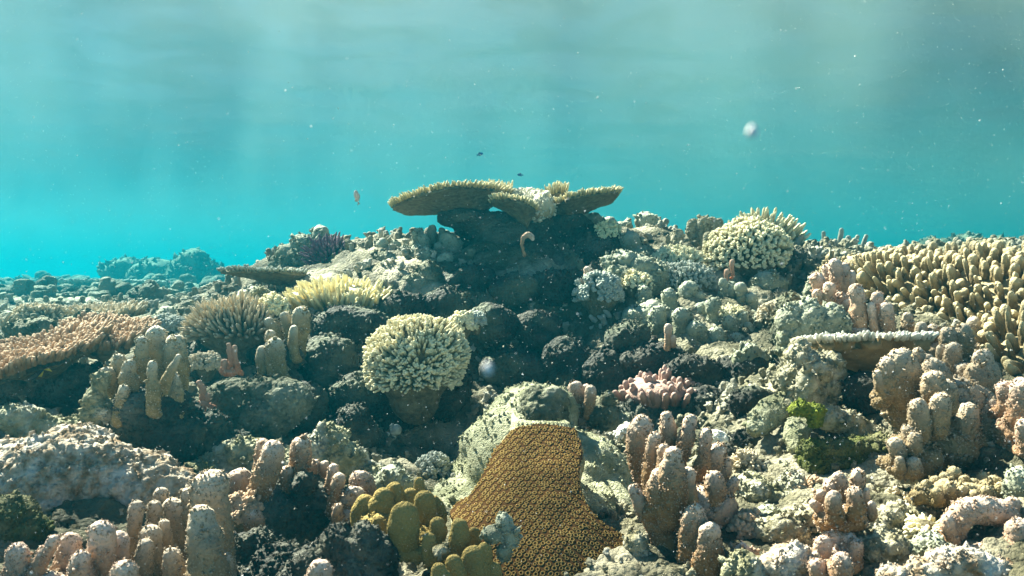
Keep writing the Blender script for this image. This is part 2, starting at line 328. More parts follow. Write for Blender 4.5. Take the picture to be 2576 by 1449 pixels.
# ------------------------------------------------------------------ coral builders
_s = [100]
def seed(): _s[0] += 1; return _s[0]
rng = np.random.default_rng(7)
def finger_mesh(pts, Y, flat=.8, dY=0.0, rough=1.0, seg=36):
    """pts: (u, v, r) from base to tip in measuring units"""
    sd = seed(); Yd = Y+dY
    path = [P(u, v, Yd) for u, v, r in pts]; rad = np.array([r*Yd/FU*(.9 if len(pts) > 2 else 1) for u, v, r in pts])
    te = np.array(path[-1])-np.array(path[-2]); te /= np.linalg.norm(te)+1e-9
    path[-1] = path[-1]-te*rad[-1]*0.9                                  # v is the visible top
    r = rad.mean(); rg = np.random.default_rng(sd)
    root = path[0]+np.array([0, min(.06, max(.03, .05-dY))*min(1, r/.012), -1.2*rad[0]])          # grows out of the base behind it
    path = [root]+list(path); rad = np.r_[rad[0]*.9, rad]
    if r*FU/Yd >= 11.5 and rough >= .7:                                # fused side swellings
        L = [tube(path, rad, flat=flat, seg=20, step=r*.3)]; path = np.array(path)
        for q in range(int(rg.integers(0, 3))):
            t = rg.uniform(.15, .85)*(len(path)-1); i = min(int(t), len(path)-2); f = t-i; c = path[i]*(1-f)+path[i+1]*f; ri = rad[i]*(1-f)+rad[i+1]*f
            a = rg.uniform(0, 6.28); k = rg.uniform(.4, .62); L.append(ellip(c+np.array([math.cos(a), math.sin(a)*flat, 0])*ri*rg.uniform(.5, .85), (ri*k, ri*k*flat, ri*k*rg.uniform(1.1, 1.8)), 14, 10))
        M = fuse(L, max(.0017*Yd, r*.11), 3)
    else: M = tube(path, rad, flat=flat, seg=seg, step=r*0.13)
    M = disp(M, [('n', r*2.6, r*.45*rough), ('w', r*1.1, r*.26*rough), ('w', r*.5, r*.18*rough), ('n', r*.22, r*.10*rough), ('p', r*.3, r*.05)], sd)
    return crumbs(M, max(r*.085, .0012*Yd), .55, 1200) if r*FU/Yd >= 11.5 and rough > .6 else M
def fit(L, Y, a): return min(a, .33*float(np.mean([min(q[2], q[3]) for q in L]))*Y/FU)
def blob(L, Y, ops, vox=None, smooth=3):
    """L: (u, v, ru, rv[, dY, depth factor]) ellipsoids fused into one lump"""
    E = []; rr = []
    for q in L:
        u, v, ru, rv = q[:4]; dY = q[4] if len(q) > 4 else 0; dk = q[5] if len(q) > 5 else 1.0
        Yd = Y+dY; E.append(ellip(P(u, v, Yd), (ru*Yd/FU, min(ru, rv*1.3)*Yd/FU*dk, rv*Yd/FU))); rr.append(min(ru, rv)*Yd/FU)
    M = fuse(E, vox or Y*0.0018, smooth)
    return disp(M, ops, seed())
def crumbs(M, size, amount=1.0, cap=2600):
    """rough little growths sitting all over a rock, part of its own surface"""
    V, Q, T, tip = M; a = V[Q]; ar = np.linalg.norm(np.cross(a[:, 2]-a[:, 0], a[:, 3]-a[:, 1]), axis=1)/2
    n = int(min(cap, ar.sum()/(size*2.2)**2*amount)); rg = np.random.default_rng(seed())
    f = rg.choice(len(Q), n, p=ar/ar.sum()); c = a[f].mean(1); N = normals(V, Q, T)[Q[f, 0]]
    cl = fbm(c/(size*7), 50, 2); k = cl > -.15; c, N = c[k], N[k]; n = len(c)
    r = size*np.exp(rg.normal(-.15, .4, n))
    return join([M, scatter(c+N*r[:, None]*.1, N+rg.normal(0, .5, (n, 3))+np.array([0, 0, .3]), r*1.1, r*.8, FLK)])
def ops_knob(a, k=1.0): return [('n', a*6, a*1.0*k), ('n', a*2.5, a*.6*k), ('w', a, a*.6*k), ('w', a*.42, a*.28*k), ('n', a*.18, a*.10*k)]
def ops_turf(a, k=1.0): return [('n', a*6, a*1.0*k), ('n', a*2.5, a*.8*k), ('w', a*1.1, a*.5*k), ('n', a*.4, a*.28*k), ('w', a*.3, a*.14*k)]
def base_of(fl, Y): 
    u = np.mean([f[0][0][0] for f in fl]); v = max(f[0][0][1] for f in fl); return P(u, v, Y)
def finger_coral(name, label, cat, Y, fingers, material, base=None, part='finger', group=None, basemat=None, rough=1.0, ka=.03):
    """fingers: list of (pts, dY, flat); base: ellipsoids"""
    t = thing(name, label, cat, base_of(fingers, Y), group)
    if base: add('base', crumbs(blob(base, Y, ops_knob(fit(base, Y, ka*Y/2), 1.2)), Y*.0022, .8), MT[basemat or material], t)
    for f in fingers:
        pts = f[0]; dY = f[1] if len(f) > 1 else 0; fl = f[2] if len(f) > 2 else .8
        add(part, finger_mesh(pts, Y, fl, dY, rough), MT[material], t)
    return t
# branchlet templates: rounded tapering twigs with little side cups, unit length along z, unit radius 1 at base
def twig(sd, seg=7, rings=7, taper=.55, nub=.25, blunt=1.0):
    r0 = np.random.default_rng(sd); z = np.linspace(0, 1, rings); r = (1-(1-taper)*z)
    z = np.r_[z, 1.0+.09*blunt, 1.0+.15*blunt]; r = np.r_[r, r[-1]*.75, r[-1]*.3]
    bx = np.cumsum(r0.normal(0, .05, len(z))); by = np.cumsum(r0.normal(0, .05, len(z)))
    a = np.linspace(0, 2*math.pi, seg, endpoint=False); rr = r[:, None]*(1+nub*r0.uniform(-1, 1, (len(z), seg)))
    V = np.stack([bx[:, None]+rr*np.cos(a), by[:, None]+rr*np.sin(a), z[:, None]*np.ones(seg)], -1).reshape(-1, 3)
    k = len(z); V = np.vstack([V, [bx[-1], by[-1], z[-1]+.02]]); j = np.arange(seg)
    T = np.stack([(k-1)*seg+j, (k-1)*seg+(j+1) % seg, np.full(seg, k*seg)], 1)
    return (V, grid_q(k, seg), T, np.r_[np.repeat(np.clip(z, 0, 1), seg), 1])
TW = [twig(i) for i in range(8)]
TWF = [twig(20+i, seg=6, rings=4, taper=.75, nub=.15) for i in range(6)]        # small dense ones
def flake(sd):
    M = ellip((0, 0, 0), (1, .9, 1.0), 6, 4); return (M[0]*(1+.3*np.random.default_rng(sd).normal(0, 1, (len(M[0]), 1))), M[1], M[2], M[3])
FLK = [flake(i) for i in range(6)]
def knobtwig(sd):                                                               # forked stubby knob
    r0 = np.random.default_rng(sd); L = [twig(sd, 6, 4, .9, .15)]
    for q in range(3):
        V, Q, T, t = twig(sd+q+50, 6, 3, .85, .15); a = r0.uniform(0, 6.28); ti = .8
        V = V*np.array([.75, .75, .5]); c, s = math.cos(ti), math.sin(ti)
        # lean in anisotropic unit space
        V = np.stack([V[:, 0]+V[:, 2]*2.4*math.cos(a), V[:, 1]+V[:, 2]*2.4*math.sin(a), V[:, 2]+.5], 1); L.append((V, Q, T, np.clip(.5+t*.5, 0, 1)))
    return join(L)
TK = [knobtwig(i*7) for i in range(6)]
def frames(Dn):
    Dn = Dn/np.linalg.norm(Dn, axis=1)[:, None]; ref = np.where(np.abs(Dn[:, 2:3]) < .9, np.array([[0, 0, 1.]]), np.array([[1., 0, 0]]))
    A = np.cross(ref, Dn); A /= np.linalg.norm(A, axis=1)[:, None]; B = np.cross(Dn, A)
    th = rng.uniform(0, 6.28, len(Dn))[:, None]
    return np.cos(th)*A+np.sin(th)*B, -np.sin(th)*A+np.cos(th)*B, Dn
def scatter(pos, dirs, length, radius, temps=TW):
    """many twigs merged into one mesh (one surface growth)"""
    n = len(pos); A, B, D = frames(np.array(dirs, float)); length = np.broadcast_to(length, n); radius = np.broadcast_to(radius, n); L = []
    which = rng.integers(0, len(temps), n)
    for k, (tv, tq, tt, tp) in enumerate(temps):
        ix = np.where(which == k)[0]
        if not len(ix): continue
        V = (A[ix][:, None]*(tv[:, 0]*1.0)[None, :, None]+B[ix][:, None]*tv[:, 1][None, :, None])*radius[ix][:, None, None]+D[ix][:, None]*tv[:, 2][None, :, None]*length[ix][:, None, None]+pos[ix][:, None]
        o = (np.arange(len(ix))*len(tv))[:, None, None]
        L.append((V.reshape(-1, 3), (tq[None]+o).reshape(-1, 4), (tt[None]+o).reshape(-1, 3), np.tile(tp, len(ix))))
    return join(L)
_tm = {}
def branch_parts(pos, dirs, length, radius, material, parent, name='branch', temps=TW):
    """countable branches: each its own object, sharing a few meshes"""
    A, B, D = frames(np.array(dirs, float)); n = len(pos); length = np.broadcast_to(length, n); radius = np.broadcast_to(radius, n)
    org = np.array(parent.location)
    for i in range(n):
        k = int(rng.integers(0, len(temps))); key = (name, id(temps), k, material)
        if key not in _tm:
            me = make_mesh(name, temps[k]); me.materials.append(MT[material]); _tm[key] = bpy.data.objects.new(name, me); o = _tm[key]
        else: o = _tm[key].copy()
        C.objects.link(o); o.parent = parent
        p = pos[i]-org
        o.matrix_local = Matrix([[A[i][r]*radius[i], B[i][r]*radius[i], D[i][r]*length[i], p[r]] for r in range(3)]+[[0, 0, 0, 1]])
def plate_mesh(c, rx, ry, thick, depth, tilt=(0, 0), k=1.6, sd=1, outline=.14, dish=0.1, nr=40, na=120, stalk_off=(0, 0)):
    """funnel shaped plate; the underside runs down to a point `depth` below the middle"""
    a = np.linspace(0, 2*math.pi, na, endpoint=False)
    ol = 1+outline*fbm(np.stack([np.cos(a)*1.6, np.sin(a)*1.6, a*0+sd], 1), sd, 3)*1.6
    rr = np.linspace(0.02, 1, nr)
    def ring(r): return np.stack([rx*r*ol*np.cos(a), ry*r*ol*np.sin(a)], 1)
    V = []
    for r in rr:
        xy = ring(r); z = dish*rx*(r**2-1)+0*xy[:, 0]; V.append(np.c_[xy, z])
    for r in rr[::-1]:
        xy = ring(r)*(1.0 if r < .99 else .995)+np.array(stalk_off)*(1-r); z = -thick-depth*(1-r)**k; V.append(np.c_[xy, z+0*xy[:, 0]])
    V = np.vstack(V); nn_ = 2*nr; j = np.arange(na); n0 = len(V)
    V = np.vstack([V, [0, 0, -dish*rx], [stalk_off[0], stalk_off[1], -thick-depth]])
    Q = grid_q(nn_, na); T = np.vstack([np.stack([(j+1) % na, j, np.full(na, n0)], 1), np.stack([(nn_-1)*na+j, (nn_-1)*na+(j+1) % na, np.full(na, n0+1)], 1)])
    V[:, 2] += V[:, 0]*tilt[0]+V[:, 1]*tilt[1]
    Mx = disp((V+np.array(c), Q, T, np.zeros(len(V))), [('n', rx*.5, rx*.05), ('n', rx*.12, rx*.02), ('w', rx*.07, rx*.014)], sd)
    def top(x, y):                                       # points on the top, from unit disc
        ang = np.arctan2(y, x); r = np.hypot(x, y); o = np.interp(ang % (2*math.pi), np.r_[a, 2*math.pi], np.r_[ol, ol[0]])
        px_, py_ = rx*x*o, ry*y*o; z = dish*rx*(r**2-1)+px_*tilt[0]+py_*tilt[1]
        return np.stack([px_, py_, z], 1)+np.array(c)
    return Mx, top
def disc_pts(n, jit=.35, power=.5):
    i = np.arange(n)+.5; r = (i/n)**power; th = i*2.399963; x = r*np.cos(th); y = r*np.sin(th)
    s = jit/math.sqrt(n)*1.7; return x+rng.normal(0, s, n), y+rng.normal(0, s, n)
def table_coral(name, label, cat, u, v, Y, ru, ry, thick, depth, n, bl, br, material, tilt=(0,0), group=None, lean=.9, dish=.08, parts=False, temps=None, up=(0,0,1), stalk=None, k=1.6, sd=None, stalk_off=(0,0), outline=.14, pmat='acr_plate', jl=.2):
    """u,v = middle of the top; ru half width in measuring units; ry half depth in metres"""
    c = P(u, v, Y); rx = ru*Y/FU; sd = sd or seed()
    Mx, top = plate_mesh(c, rx, ry, thick, depth, tilt, k, sd, outline=outline, dish=dish, stalk_off=stalk_off)
    t = thing(name, label, cat, c+np.array([stalk_off[0], stalk_off[1], -depth-thick]), group)
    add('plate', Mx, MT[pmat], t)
    if stalk: add('stalk', stalk(c), MT['darkturf'], t)
    x, y = disc_pts(n); r = np.hypot(x, y); ok = r < 1.03; x, y, r = x[ok], y[ok], r[ok]
    pos = top(x, y); pos[:, 2] -= bl*.15
    d = np.stack([x*lean*r**1.5, y*lean*r**1.5, np.ones(len(x))], 1)+np.array(up)-np.array([0, 0, 1.])+rng.normal(0, .12, (len(x), 3))
    hm = fbm(pos/(rx*.22), sd+3, 2); ln = bl*rng.uniform(1-jl*1.5, 1+jl, len(x))*(1+.55*hm); kk = hm > -.42; pos, d, ln = pos[kk], d[kk], ln[kk]; x = x[kk]
    if parts: branch_parts(pos, d, ln, br, material, t, 'branchlet', temps or TW)
    else: add('branchlets', scatter(pos, d, ln, br*rng.uniform(.85, 1.15, len(x)), temps or TW), MT[material], t)
    return t
def dome_pts(n, c, r, zmin=-.3, jit=.03, ymax=1.0):
    i = np.arange(n*2)+.5; z = 1-2*i/(2*n)*1.0*(1-zmin)/2*1.0; z = 1-(i/(n*2))*(1-zmin); th = i*2.399963; s = np.sqrt(np.clip(1-z*z, 0, 1))
    D = np.stack([s*np.cos(th), s*np.sin(th), z], 1)[::2] if False else np.stack([s*np.cos(th), s*np.sin(th), z], 1)
    D = D+rng.normal(0, jit, D.shape); D /= np.linalg.norm(D, axis=1)[:, None]; D = D[D[:, 1] < ymax]
    N = D/np.array(r); return np.array(c)+D*np.array(r), N
def dome_coral(name, label, cat, u, v, Y, ru, rv, ryk, n, bl, br, material, basemat='acr_plate', temps=None, zmin=-.25, group=None, upb=.25, parts=False, clump=0):
    """u,v = centre of the dome; n twigs over it"""
    n = int(n*.55) if n > 200 else n; bl = bl*1.25; c = P(u, v, Y); r = np.array([ru*Y/FU, ru*Y/FU*ryk, rv*Y/FU]); rin = r*.8 if bl < .03 else r*.72
    t = thing(name, label, cat, c-np.array([0, 0, r[2]*.9]), group)
    b = fuse([ellip(c, rin), ellip(c-np.array([0, 0, r[2]*.7]), rin*np.array([.6, .6, .7]))], Y*.003, 2)
    add('base', disp(b, ops_knob(min(.014, r[0]*.16)), seed()), MT[basemat], t)
    pos, N = dome_pts(n//2, c, r-bl*.85, zmin, ymax=.75)
    lo = fbm(pos/(r[0]*1.1), int(u), 2); pos = pos+(pos-c)*(np.maximum(lo, -.1)*.25)[:, None]
    if clump:
        k = fbm(pos/(r[0]*.3), seed(), 2) > -clump; pos, N = pos[k], N[k]
    N = N/np.linalg.norm(N, axis=1)[:, None]+np.array([0, 0, upb])+rng.normal(0, .12, N.shape)
    ln = bl*rng.uniform(.7, 1.2, len(pos))*(1+.4*fbm(pos/(r[0]*.35), 5, 2))
    if parts: branch_parts(pos, N, ln, br, material, t, 'branch', temps or TK)
    else: add('branchlets', scatter(pos, N, ln, br*rng.uniform(.85, 1.15, len(pos)), temps or TK), MT[material], t)
    return t
def rock(name, label, cat, Y, L, material='turf', a=.05, k=1.0, group=None, vox=None, fz=1.0):
    b = max(q[1]+q[3] for q in L); u = np.mean([q[0] for q in L])
    return add(name, crumbs(blob(L, Y, ops_turf(fit(L, Y, a), k), vox), Y*.0024, fz), MT[material], None, label, cat, None, group, loc=P(u, b, Y))
def knob_rock(name, label, cat, Y, L, material='greylobe', a=.04, k=1.0, group=None, vox=None, fz=1.0):
    b = max(q[1]+q[3] for q in L); u = np.mean([q[0] for q in L])
    return add(name, crumbs(blob(L, Y, ops_knob(fit(L, Y, a), k), vox), Y*.0022, fz*.7), MT[material], None, label, cat, None, group, loc=P(u, b, Y))
# ------------------------------------------------------------------ the big table coral crowning the reef
tb = thing('table_coral', 'large pale table coral with outspread plates crowning the central reef', 'coral', P(1350, 760, 3.1))
Yt = 3.05
def wing(u, v, Y, ru, ry, thick, depth, tilt, k, sd, n, bl, so, dish=.03, outline=.16, lean=.8):
    c = P(u, v, Y); rx = ru*Y/FU
    Mx, top = plate_mesh(c, rx, ry, thick, depth, tilt, k, sd, outline=outline, dish=dish, stalk_off=so)
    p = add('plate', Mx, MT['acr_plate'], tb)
    x, y = disc_pts(n); r = np.hypot(x, y); x, y, r = x[r < 1.03], y[r < 1.03], r[r < 1.03]
    pos = top(x, y); pos[:, 2] -= bl*.1
    d = np.stack([x*lean*r**2, y*lean*r**2-.1, np.ones(len(x))], 1)+rng.normal(0, .13, (len(x), 3))
    b = add('branchlets', scatter(pos, d, bl*rng.uniform(.7, 1.25, len(x)), .0052*rng.uniform(.85, 1.15, len(x))), MT['acr_cream'], tb)
wing(1130, 503, 3.05, 143, .24, .015, .066, (.13, -.06), 1.5, 11, 1500, .022, (.13, .0), outline=.12)
wing(1478, 504, 3.05, 88, .18, .012, .062, (.20, -.05), 1.4, 12, 760, .022, (-.08, .0), outline=.22)
wing(1330, 496, 3.35, 90, .13, .018, .05, (-.02, 0), 1.4, 13, 600, .022, (.0, .0))
wing(1292, 516, 2.9, 55, .10, .015, .06, (-.20, -.12), 1.4, 14, 330, .020, (.05, .0))
wing(1250, 482, 3.1, 36, .05, .010, .04, (-.05, 0), 1.4, 15, 110, .034, (.0, .0), lean=.3)
wing(1403, 486, 3.1, 24, .04, .010, .04, (.1, 0), 1.4, 16, 80, .034, (.0, .0), lean=.3)
stk = [ellip(P(1345, 560, 3.08), (.085, .10, .10)), ellip(P(1350, 620, 3.1), (.13, .14, .11)), ellip(P(1350, 690, 3.08), (.20, .2, .12)),
       ellip(P(1230, 565, 3.1), (.13, .11, .045)), ellip(P(1285, 600, 3.08), (.12, .11, .07)), ellip(P(1425, 565, 3.1), (.09, .11, .05)), ellip(P(1450, 610, 3.1), (.13, .12, .07)), ellip(P(1500, 640, 3.1), (.12, .12, .06)),
       ellip(P(1180, 548, 3.08), (.10, .12, .03)), ellip(P(1362, 535, 3.04), (.035, .06, .05))]
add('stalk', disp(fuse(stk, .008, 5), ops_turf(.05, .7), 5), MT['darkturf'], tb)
scar = disp(fuse([ellip(P(1360, 522, 2.97), (.042, .04, .034)), ellip(P(1345, 504, 3.02), (.055, .05, .014)), ellip(P(1325, 490, 3.1), (.06, .08, .012))], .005, 2), ops_knob(.015, 1.3), 6)
add('sunlit_growth', crumbs(scar, .006, 1.5), MT['acr_table'], tb)

# ------------------------------------------------------------------ left shoulder of the mound
knob_rock('boulder_coral', 'grey green lumpy boulder coral on the left shoulder of the reef, behind the purple bush', 'coral', 3.45,
    [(806, 600, 24, 30), (765, 620, 34, 32), (728, 645, 34, 30), (700, 668, 26, 26), (770, 660, 70, 40)], 'greylobe', .035)
dome_coral('bush_coral', 'dark purple spiky bush coral beside the grey boulder coral', 'coral', 832, 668, 3.25, 66, 72, .8, 420, .05, .0075, 'acr_purple', temps=TW, upb=.5)
knob_rock('small_boulder_coral', 'small brownish rounded lump right of the purple bush coral', 'coral', 3.25, [(912, 632, 24, 22), (900, 655, 26, 24)], 'greylobe', .03)
finger_coral('column_coral', 'cluster of pale knobby columns standing left of the table coral', 'coral', 2.98, [
    ([(975, 680, 16), (968, 650, 17), (962, 603, 15)], .05), ([(1000, 670, 14), (994, 604, 12)], .06), ([(1035, 690, 16), (1045, 640, 14), (1052, 577, 14)], .1),
    ([(1020, 690, 15), (1019, 622, 12)], 0), ([(1045, 690, 16), (1046, 618, 13)], -.05), ([(1080, 680, 14), (1072, 640, 14), (1064, 592, 11)], .03),
    ([(1068, 690, 18), (1072, 626, 16)], -.08), ([(1100, 670, 14), (1103, 612, 10)], 0), ([(1130, 690, 20), (1132, 640, 20), (1130, 590, 16)], .02),
    ([(1150, 670, 14), (1152, 600, 10)], .06), ([(1118, 690, 18), (1122, 640, 15)], -.1), ([(1090, 650, 8), (1086, 568, 7)], .12), ([(1108, 640, 7), (1112, 572, 7)], .12),
    ([(1160, 700, 20), (1150, 640, 15)], -.05), ([(1095, 720, 20), (1095, 665, 16)], -.12), ([(1010, 700, 16), (1000, 655, 14)], -.08)],
    'greylobe', base=[(1000, 700, 50, 40), (1070, 710, 60, 45), (1135, 700, 45, 45), (1080, 760, 50, 40)], rough=1.6)
rock('boulder', 'smooth grey rounded rock behind the yellow branching coral', 'rock', 2.9, [(966, 655, 34, 26), (1000, 700, 36, 40), (940, 690, 45, 30)], 'turf', .05)
rock('ledge_rock', 'yellowish turf slope below the pale knobby columns', 'rock', 2.75, [(1075, 690, 26, 30), (1045, 720, 40, 35), (1015, 755, 40, 35), (1050, 790, 60, 50)], 'turf', .04)
table_coral('plate_coral', 'small grey wedge shaped plate coral jutting left from the reef shoulder', 'coral', 665, 684, 2.85, 104, .16, .012, .055, 850, .014, .0045, 'acr_grey', tilt=(-.02, -.03), k=1.5, stalk_off=(.09, .02), up=(-.2, 0, 1), temps=TWF)
# bright yellow staghorn plate
c = P(862, 742, 2.7); ty = thing('staghorn_coral', 'bright yellow and white branching coral of upright spikes on the left reef shoulder', 'coral', c)
add('base', disp(fuse([ellip(c+np.array([0, 0, -.01]), (.165, .12, .035)), ellip(c+np.array([.02, .05, -.07]), (.11, .08, .06))], .006, 3), ops_knob(.02), 3), MT['acr_yellow'], ty)
x, y = disc_pts(330); pos = c+np.stack([x*.172, y*.13, .012-.045*(x*x+y*y)+.0*x], 1); pos[:, 2] -= .012
d = np.stack([x*1.1+.05, y*.9-.25, np.full(len(x), 1.0)], 1)+rng.normal(0, .16, (len(x), 3))
o_ = np.argsort(y+.3*rng.random(len(x)))
ln = .055*rng.uniform(.75, 1.25, len(x))
branch_parts(pos[o_[:100]], d[o_[:100]], ln[o_[:100]], .0088, 'acr_yellow', ty, 'branch')
bb = add('branches', scatter(pos[o_[100:]], d[o_[100:]], ln[o_[100:]], .0086), MT['acr_yellow'], ty, kind='stuff')

# ------------------------------------------------------------------ right of the table coral
knob_rock('column_coral', 'pair of dark grey green knobby pillars silhouetted behind the reef right of the table coral', 'coral', 3.7,
    [(1626, 560, 24, 28), (1655, 580, 16, 34), (1635, 610, 34, 44), (1600, 620, 30, 30), (1650, 660, 50, 50)], 'greylobe', .045, 1.2)
knob_rock('encrusting_coral', 'low dark lumpy coral on the skyline between the table coral and the dark pillars', 'coral', 3.6,
    [(1536, 566, 16, 16), (1560, 572, 16, 14), (1580, 566, 10, 16), (1548, 600, 36, 26), (1590, 600, 24, 24)], 'greylobe', .03, 1.4)
knob_rock('encrusting_coral', 'pale knobby coral tucked under the right edge of the table coral', 'coral', 3.2,
    [(1462, 545, 18, 14), (1492, 556, 22, 20), (1515, 575, 20, 18), (1475, 580, 36, 26)], 'greylobe', .03, 1.3)
dome_coral('cluster_coral', 'small yellow knobby tuft under the right edge of the table coral', 'coral', 1530, 596, 2.98, 34, 36, .8, 260, .022, .0055, 'acr_yellow')
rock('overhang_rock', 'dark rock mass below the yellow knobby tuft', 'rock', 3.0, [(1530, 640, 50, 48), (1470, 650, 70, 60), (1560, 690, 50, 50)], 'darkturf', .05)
knob_rock('boulder_coral', 'green grey dome with banded lumpy crust beside the dark pillars', 'coral', 2.95,
    [(1585, 612, 28, 26), (1600, 640, 34, 24), (1590, 668, 40, 28)], 'greylobe', .05, .8)
finger_coral('column_coral', 'row of six white smooth pillars in front of the turquoise water', 'coral', 3.15, [
    ([(1694, 655, 15), (1698, 612, 17), (1712, 578, 14)], 0), ([(1716, 650, 12), (1722, 606, 9)], -.04), ([(1740, 660, 14), (1742, 600, 15), (1744, 552, 14)], .02),
    ([(1765, 665, 14), (1768, 600, 17), (1771, 545, 16)], .0), ([(1790, 670, 13), (1792, 595, 15), (1793, 546, 13)], .03), ([(1808, 670, 12), (1808, 552, 10)], .08),
    ([(1782, 670, 12), (1778, 620, 11), (1780, 585, 11)], -.06), ([(1812, 660, 11), (1816, 580, 9)], -.03)],
    'deadwhite', base=[(1750, 665, 60, 30), (1800, 665, 40, 35)], rough=.8)
dome_coral('dome_coral', 'pale thick fingered dome coral forming the skyline behind the cream cauliflower dome', 'coral', 1915, 648, 3.3, 110, 106, .9, 620, .045, .0105, 'acr_cream', temps=TW, zmin=-.1)
dome_coral('cauliflower_coral', 'large cream cauliflower dome in front of the white pillars', 'coral', 1882, 645, 2.95, 102, 90, .9, 1500, .020, .0056, 'acr_cream', clump=.45, zmin=-.35)
rock('overhang_rock', 'dark shaded rock under the cream cauliflower dome', 'rock', 3.0, [(1910, 690, 100, 60), (1830, 710, 60, 50), (1990, 680, 50, 50), (1960, 740, 80, 60)], 'darkturf', .05)
finger_coral('sponge', 'two small ochre club shaped stubs in the dark below the cauliflower dome', 'sponge', 2.72, [([(1827, 712, 4), (1826, 690, 5), (1832, 678, 8)],), ([(1844, 695, 4), (1841, 668, 6), (1843, 653, 7)],)], 'orange', rough=.5)
dome_coral('cauliflower_coral', 'low cream tuft of stubby branches left of the cauliflower dome', 'coral', 1702, 660, 2.9, 62, 34, .8, 520, .022, .0052, 'acr_cream', upb=.4)
dome_coral('bush_coral', 'dark brown dome bush in the shade below the low cream tuft', 'coral', 1722, 716, 2.75, 76, 52, .8, 700, .022, .0045, 'acr_grey', upb=.3)
dome_coral('cluster_coral', 'grey knobby cluster coral with curled tips right of the dark cave', 'coral', 1508, 745, 2.62, 58, 62, .7, 520, .026, .0072, 'acr_grey', clump=.3)
finger_coral('column_coral', 'single pink tipped stub on top of the grey cluster coral', 'coral', 2.62, [([(1478, 715, 7), (1476, 690, 7), (1477, 672, 8)],), ([(1484, 700, 6), (1492, 685, 6)],)], 'pink', rough=.7)
knob_rock('encrusting_coral', 'grey green lumpy mass with rounded knobs right of the grey cluster coral', 'coral', 2.72,
    [(1530, 665, 17, 20), (1570, 655, 28, 22), (1610, 672, 36, 26), (1650, 690, 30, 30), (1560, 705, 50, 40), (1625, 730, 50, 40)], 'greylobe', .035, 1.3)
finger_coral('column_coral', 'grove of dark green knobby columns on the shaded slope right of the cave', 'coral', 2.5, [
    ([(1622, 800, 20), (1620, 760, 19), (1620, 722, 17)], .1), ([(1680, 810, 18), (1683, 765, 18), (1683, 728, 16)], .05), ([(1728, 800, 22), (1728, 755, 20), (1726, 718, 17)], .1),
    ([(1752, 790, 14), (1756, 735, 12)], .1), ([(1790, 830, 18), (1792, 790, 16), (1789, 755, 13)], .0), ([(1764, 830, 16), (1766, 765, 12)], .05),
    ([(1818, 800, 12), (1822, 740, 11), (1820, 705, 12)], .15), ([(1842, 800, 13), (1840, 715, 12)], .15), ([(1862, 800, 14), (1866, 750, 12), (1860, 720, 11)], .12),
    ([(1896, 830, 16), (1894, 780, 14), (1890, 742, 13)], .1), ([(1716, 850, 20), (1716, 785, 18)], -.05), ([(1830, 860, 18), (1836, 800, 14)], -.02), ([(1860, 860, 16), (1868, 790, 13)], .02),
    ([(1650, 840, 20), (1655, 775, 16)], 0), ([(1760, 880, 22), (1750, 820, 18)], -.08), ([(1800, 880, 18), (1806, 830, 15)], -.08), ([(1850, 900, 18), (1852, 845, 14)], -.05), ([(1900, 900, 16), (1902, 840, 14)], 0), ([(1925, 880, 14), (1930, 815, 12)], .03),
    ([(1590, 830, 20), (1588, 780, 17)], .02), ([(1880, 890, 14), (1884, 812, 12)], 0), ([(1940, 930, 14), (1942, 862, 11)], -.02), ([(1910, 940, 16), (1915, 880, 13)], -.05)],
    'greylobe', base=[(1650, 830, 90, 60, .1), (1780, 850, 110, 70, .1), (1890, 860, 70, 70, .1), (1700, 900, 90, 60, 0), (1850, 930, 100, 50, 0)], rough=1.8, ka=.04)
finger_coral('column_coral', 'lone pale stub with rounded top in front of the dark green columns', 'coral', 2.28, [([(1678, 880, 9), (1680, 850, 9), (1681, 816, 10)],), ([(1694, 870, 7), (1692, 845, 8)],)], 'pink', rough=.7)
# sponge hook in the cave mouth
finger_coral('sponge', 'pinkish hook shaped sponge hanging in the shade under the table coral', 'sponge', 2.7, [([(1319, 640, 4), (1313, 615, 4), (1316, 598, 5), (1328, 589, 7), (1338, 596, 7), (1340, 604, 5)], 0, .8)], 'pink', rough=.8)

# ------------------------------------------------------------------ middle: cream dome and what stands round it
dome_coral('cauliflower_coral', 'round cream cauliflower coral on the dark slope left of the cave', 'coral', 1045, 915, 2.2, 122, 122, .85, 3200, .022, .0052, 'acr_cream', clump=.6, zmin=-.5, temps=TW+TK[:2], upb=.3)
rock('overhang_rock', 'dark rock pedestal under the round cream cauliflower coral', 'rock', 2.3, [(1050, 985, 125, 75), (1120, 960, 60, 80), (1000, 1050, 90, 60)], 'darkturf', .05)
dome_coral('cluster_coral', 'small pale knobby coral right behind the round cream cauliflower', 'coral', 1160, 822, 2.38, 34, 34, .8, 300, .018, .0055, 'acr_cream', clump=.4)
dome_coral('cluster_coral', 'tiny grey knobby tuft beside the cave mouth', 'coral', 1198, 812, 2.4, 22, 26, .8, 120, .016, .0055, 'acr_grey')
finger_coral('lobed_coral', 'olive lobed coral with thin lit rims below the yellow branching coral', 'coral', 2.25, [
    ([(752, 880, 18), (755, 830, 26), (758, 776, 24)], .04, .45), ([(728, 870, 14), (724, 820, 15), (713, 785, 14)], .06, .6), ([(700, 860, 13), (690, 825, 13), (670, 803, 12)], .06, .6),
    ([(700, 900, 16), (685, 865, 15), (679, 832, 13)], -.02, .7), ([(705, 950, 24), (694, 910, 26), (690, 856, 24)], -.06, .6), ([(660, 945, 12), (656, 905, 14), (660, 872, 12)], -.05, .7),
    ([(742, 900, 14), (736, 860, 12), (740, 820, 10)], -.03, .8)], 'column', base=[(715, 900, 45, 40), (700, 960, 60, 40)], basemat='darkturf', part='lobe', rough=.7)

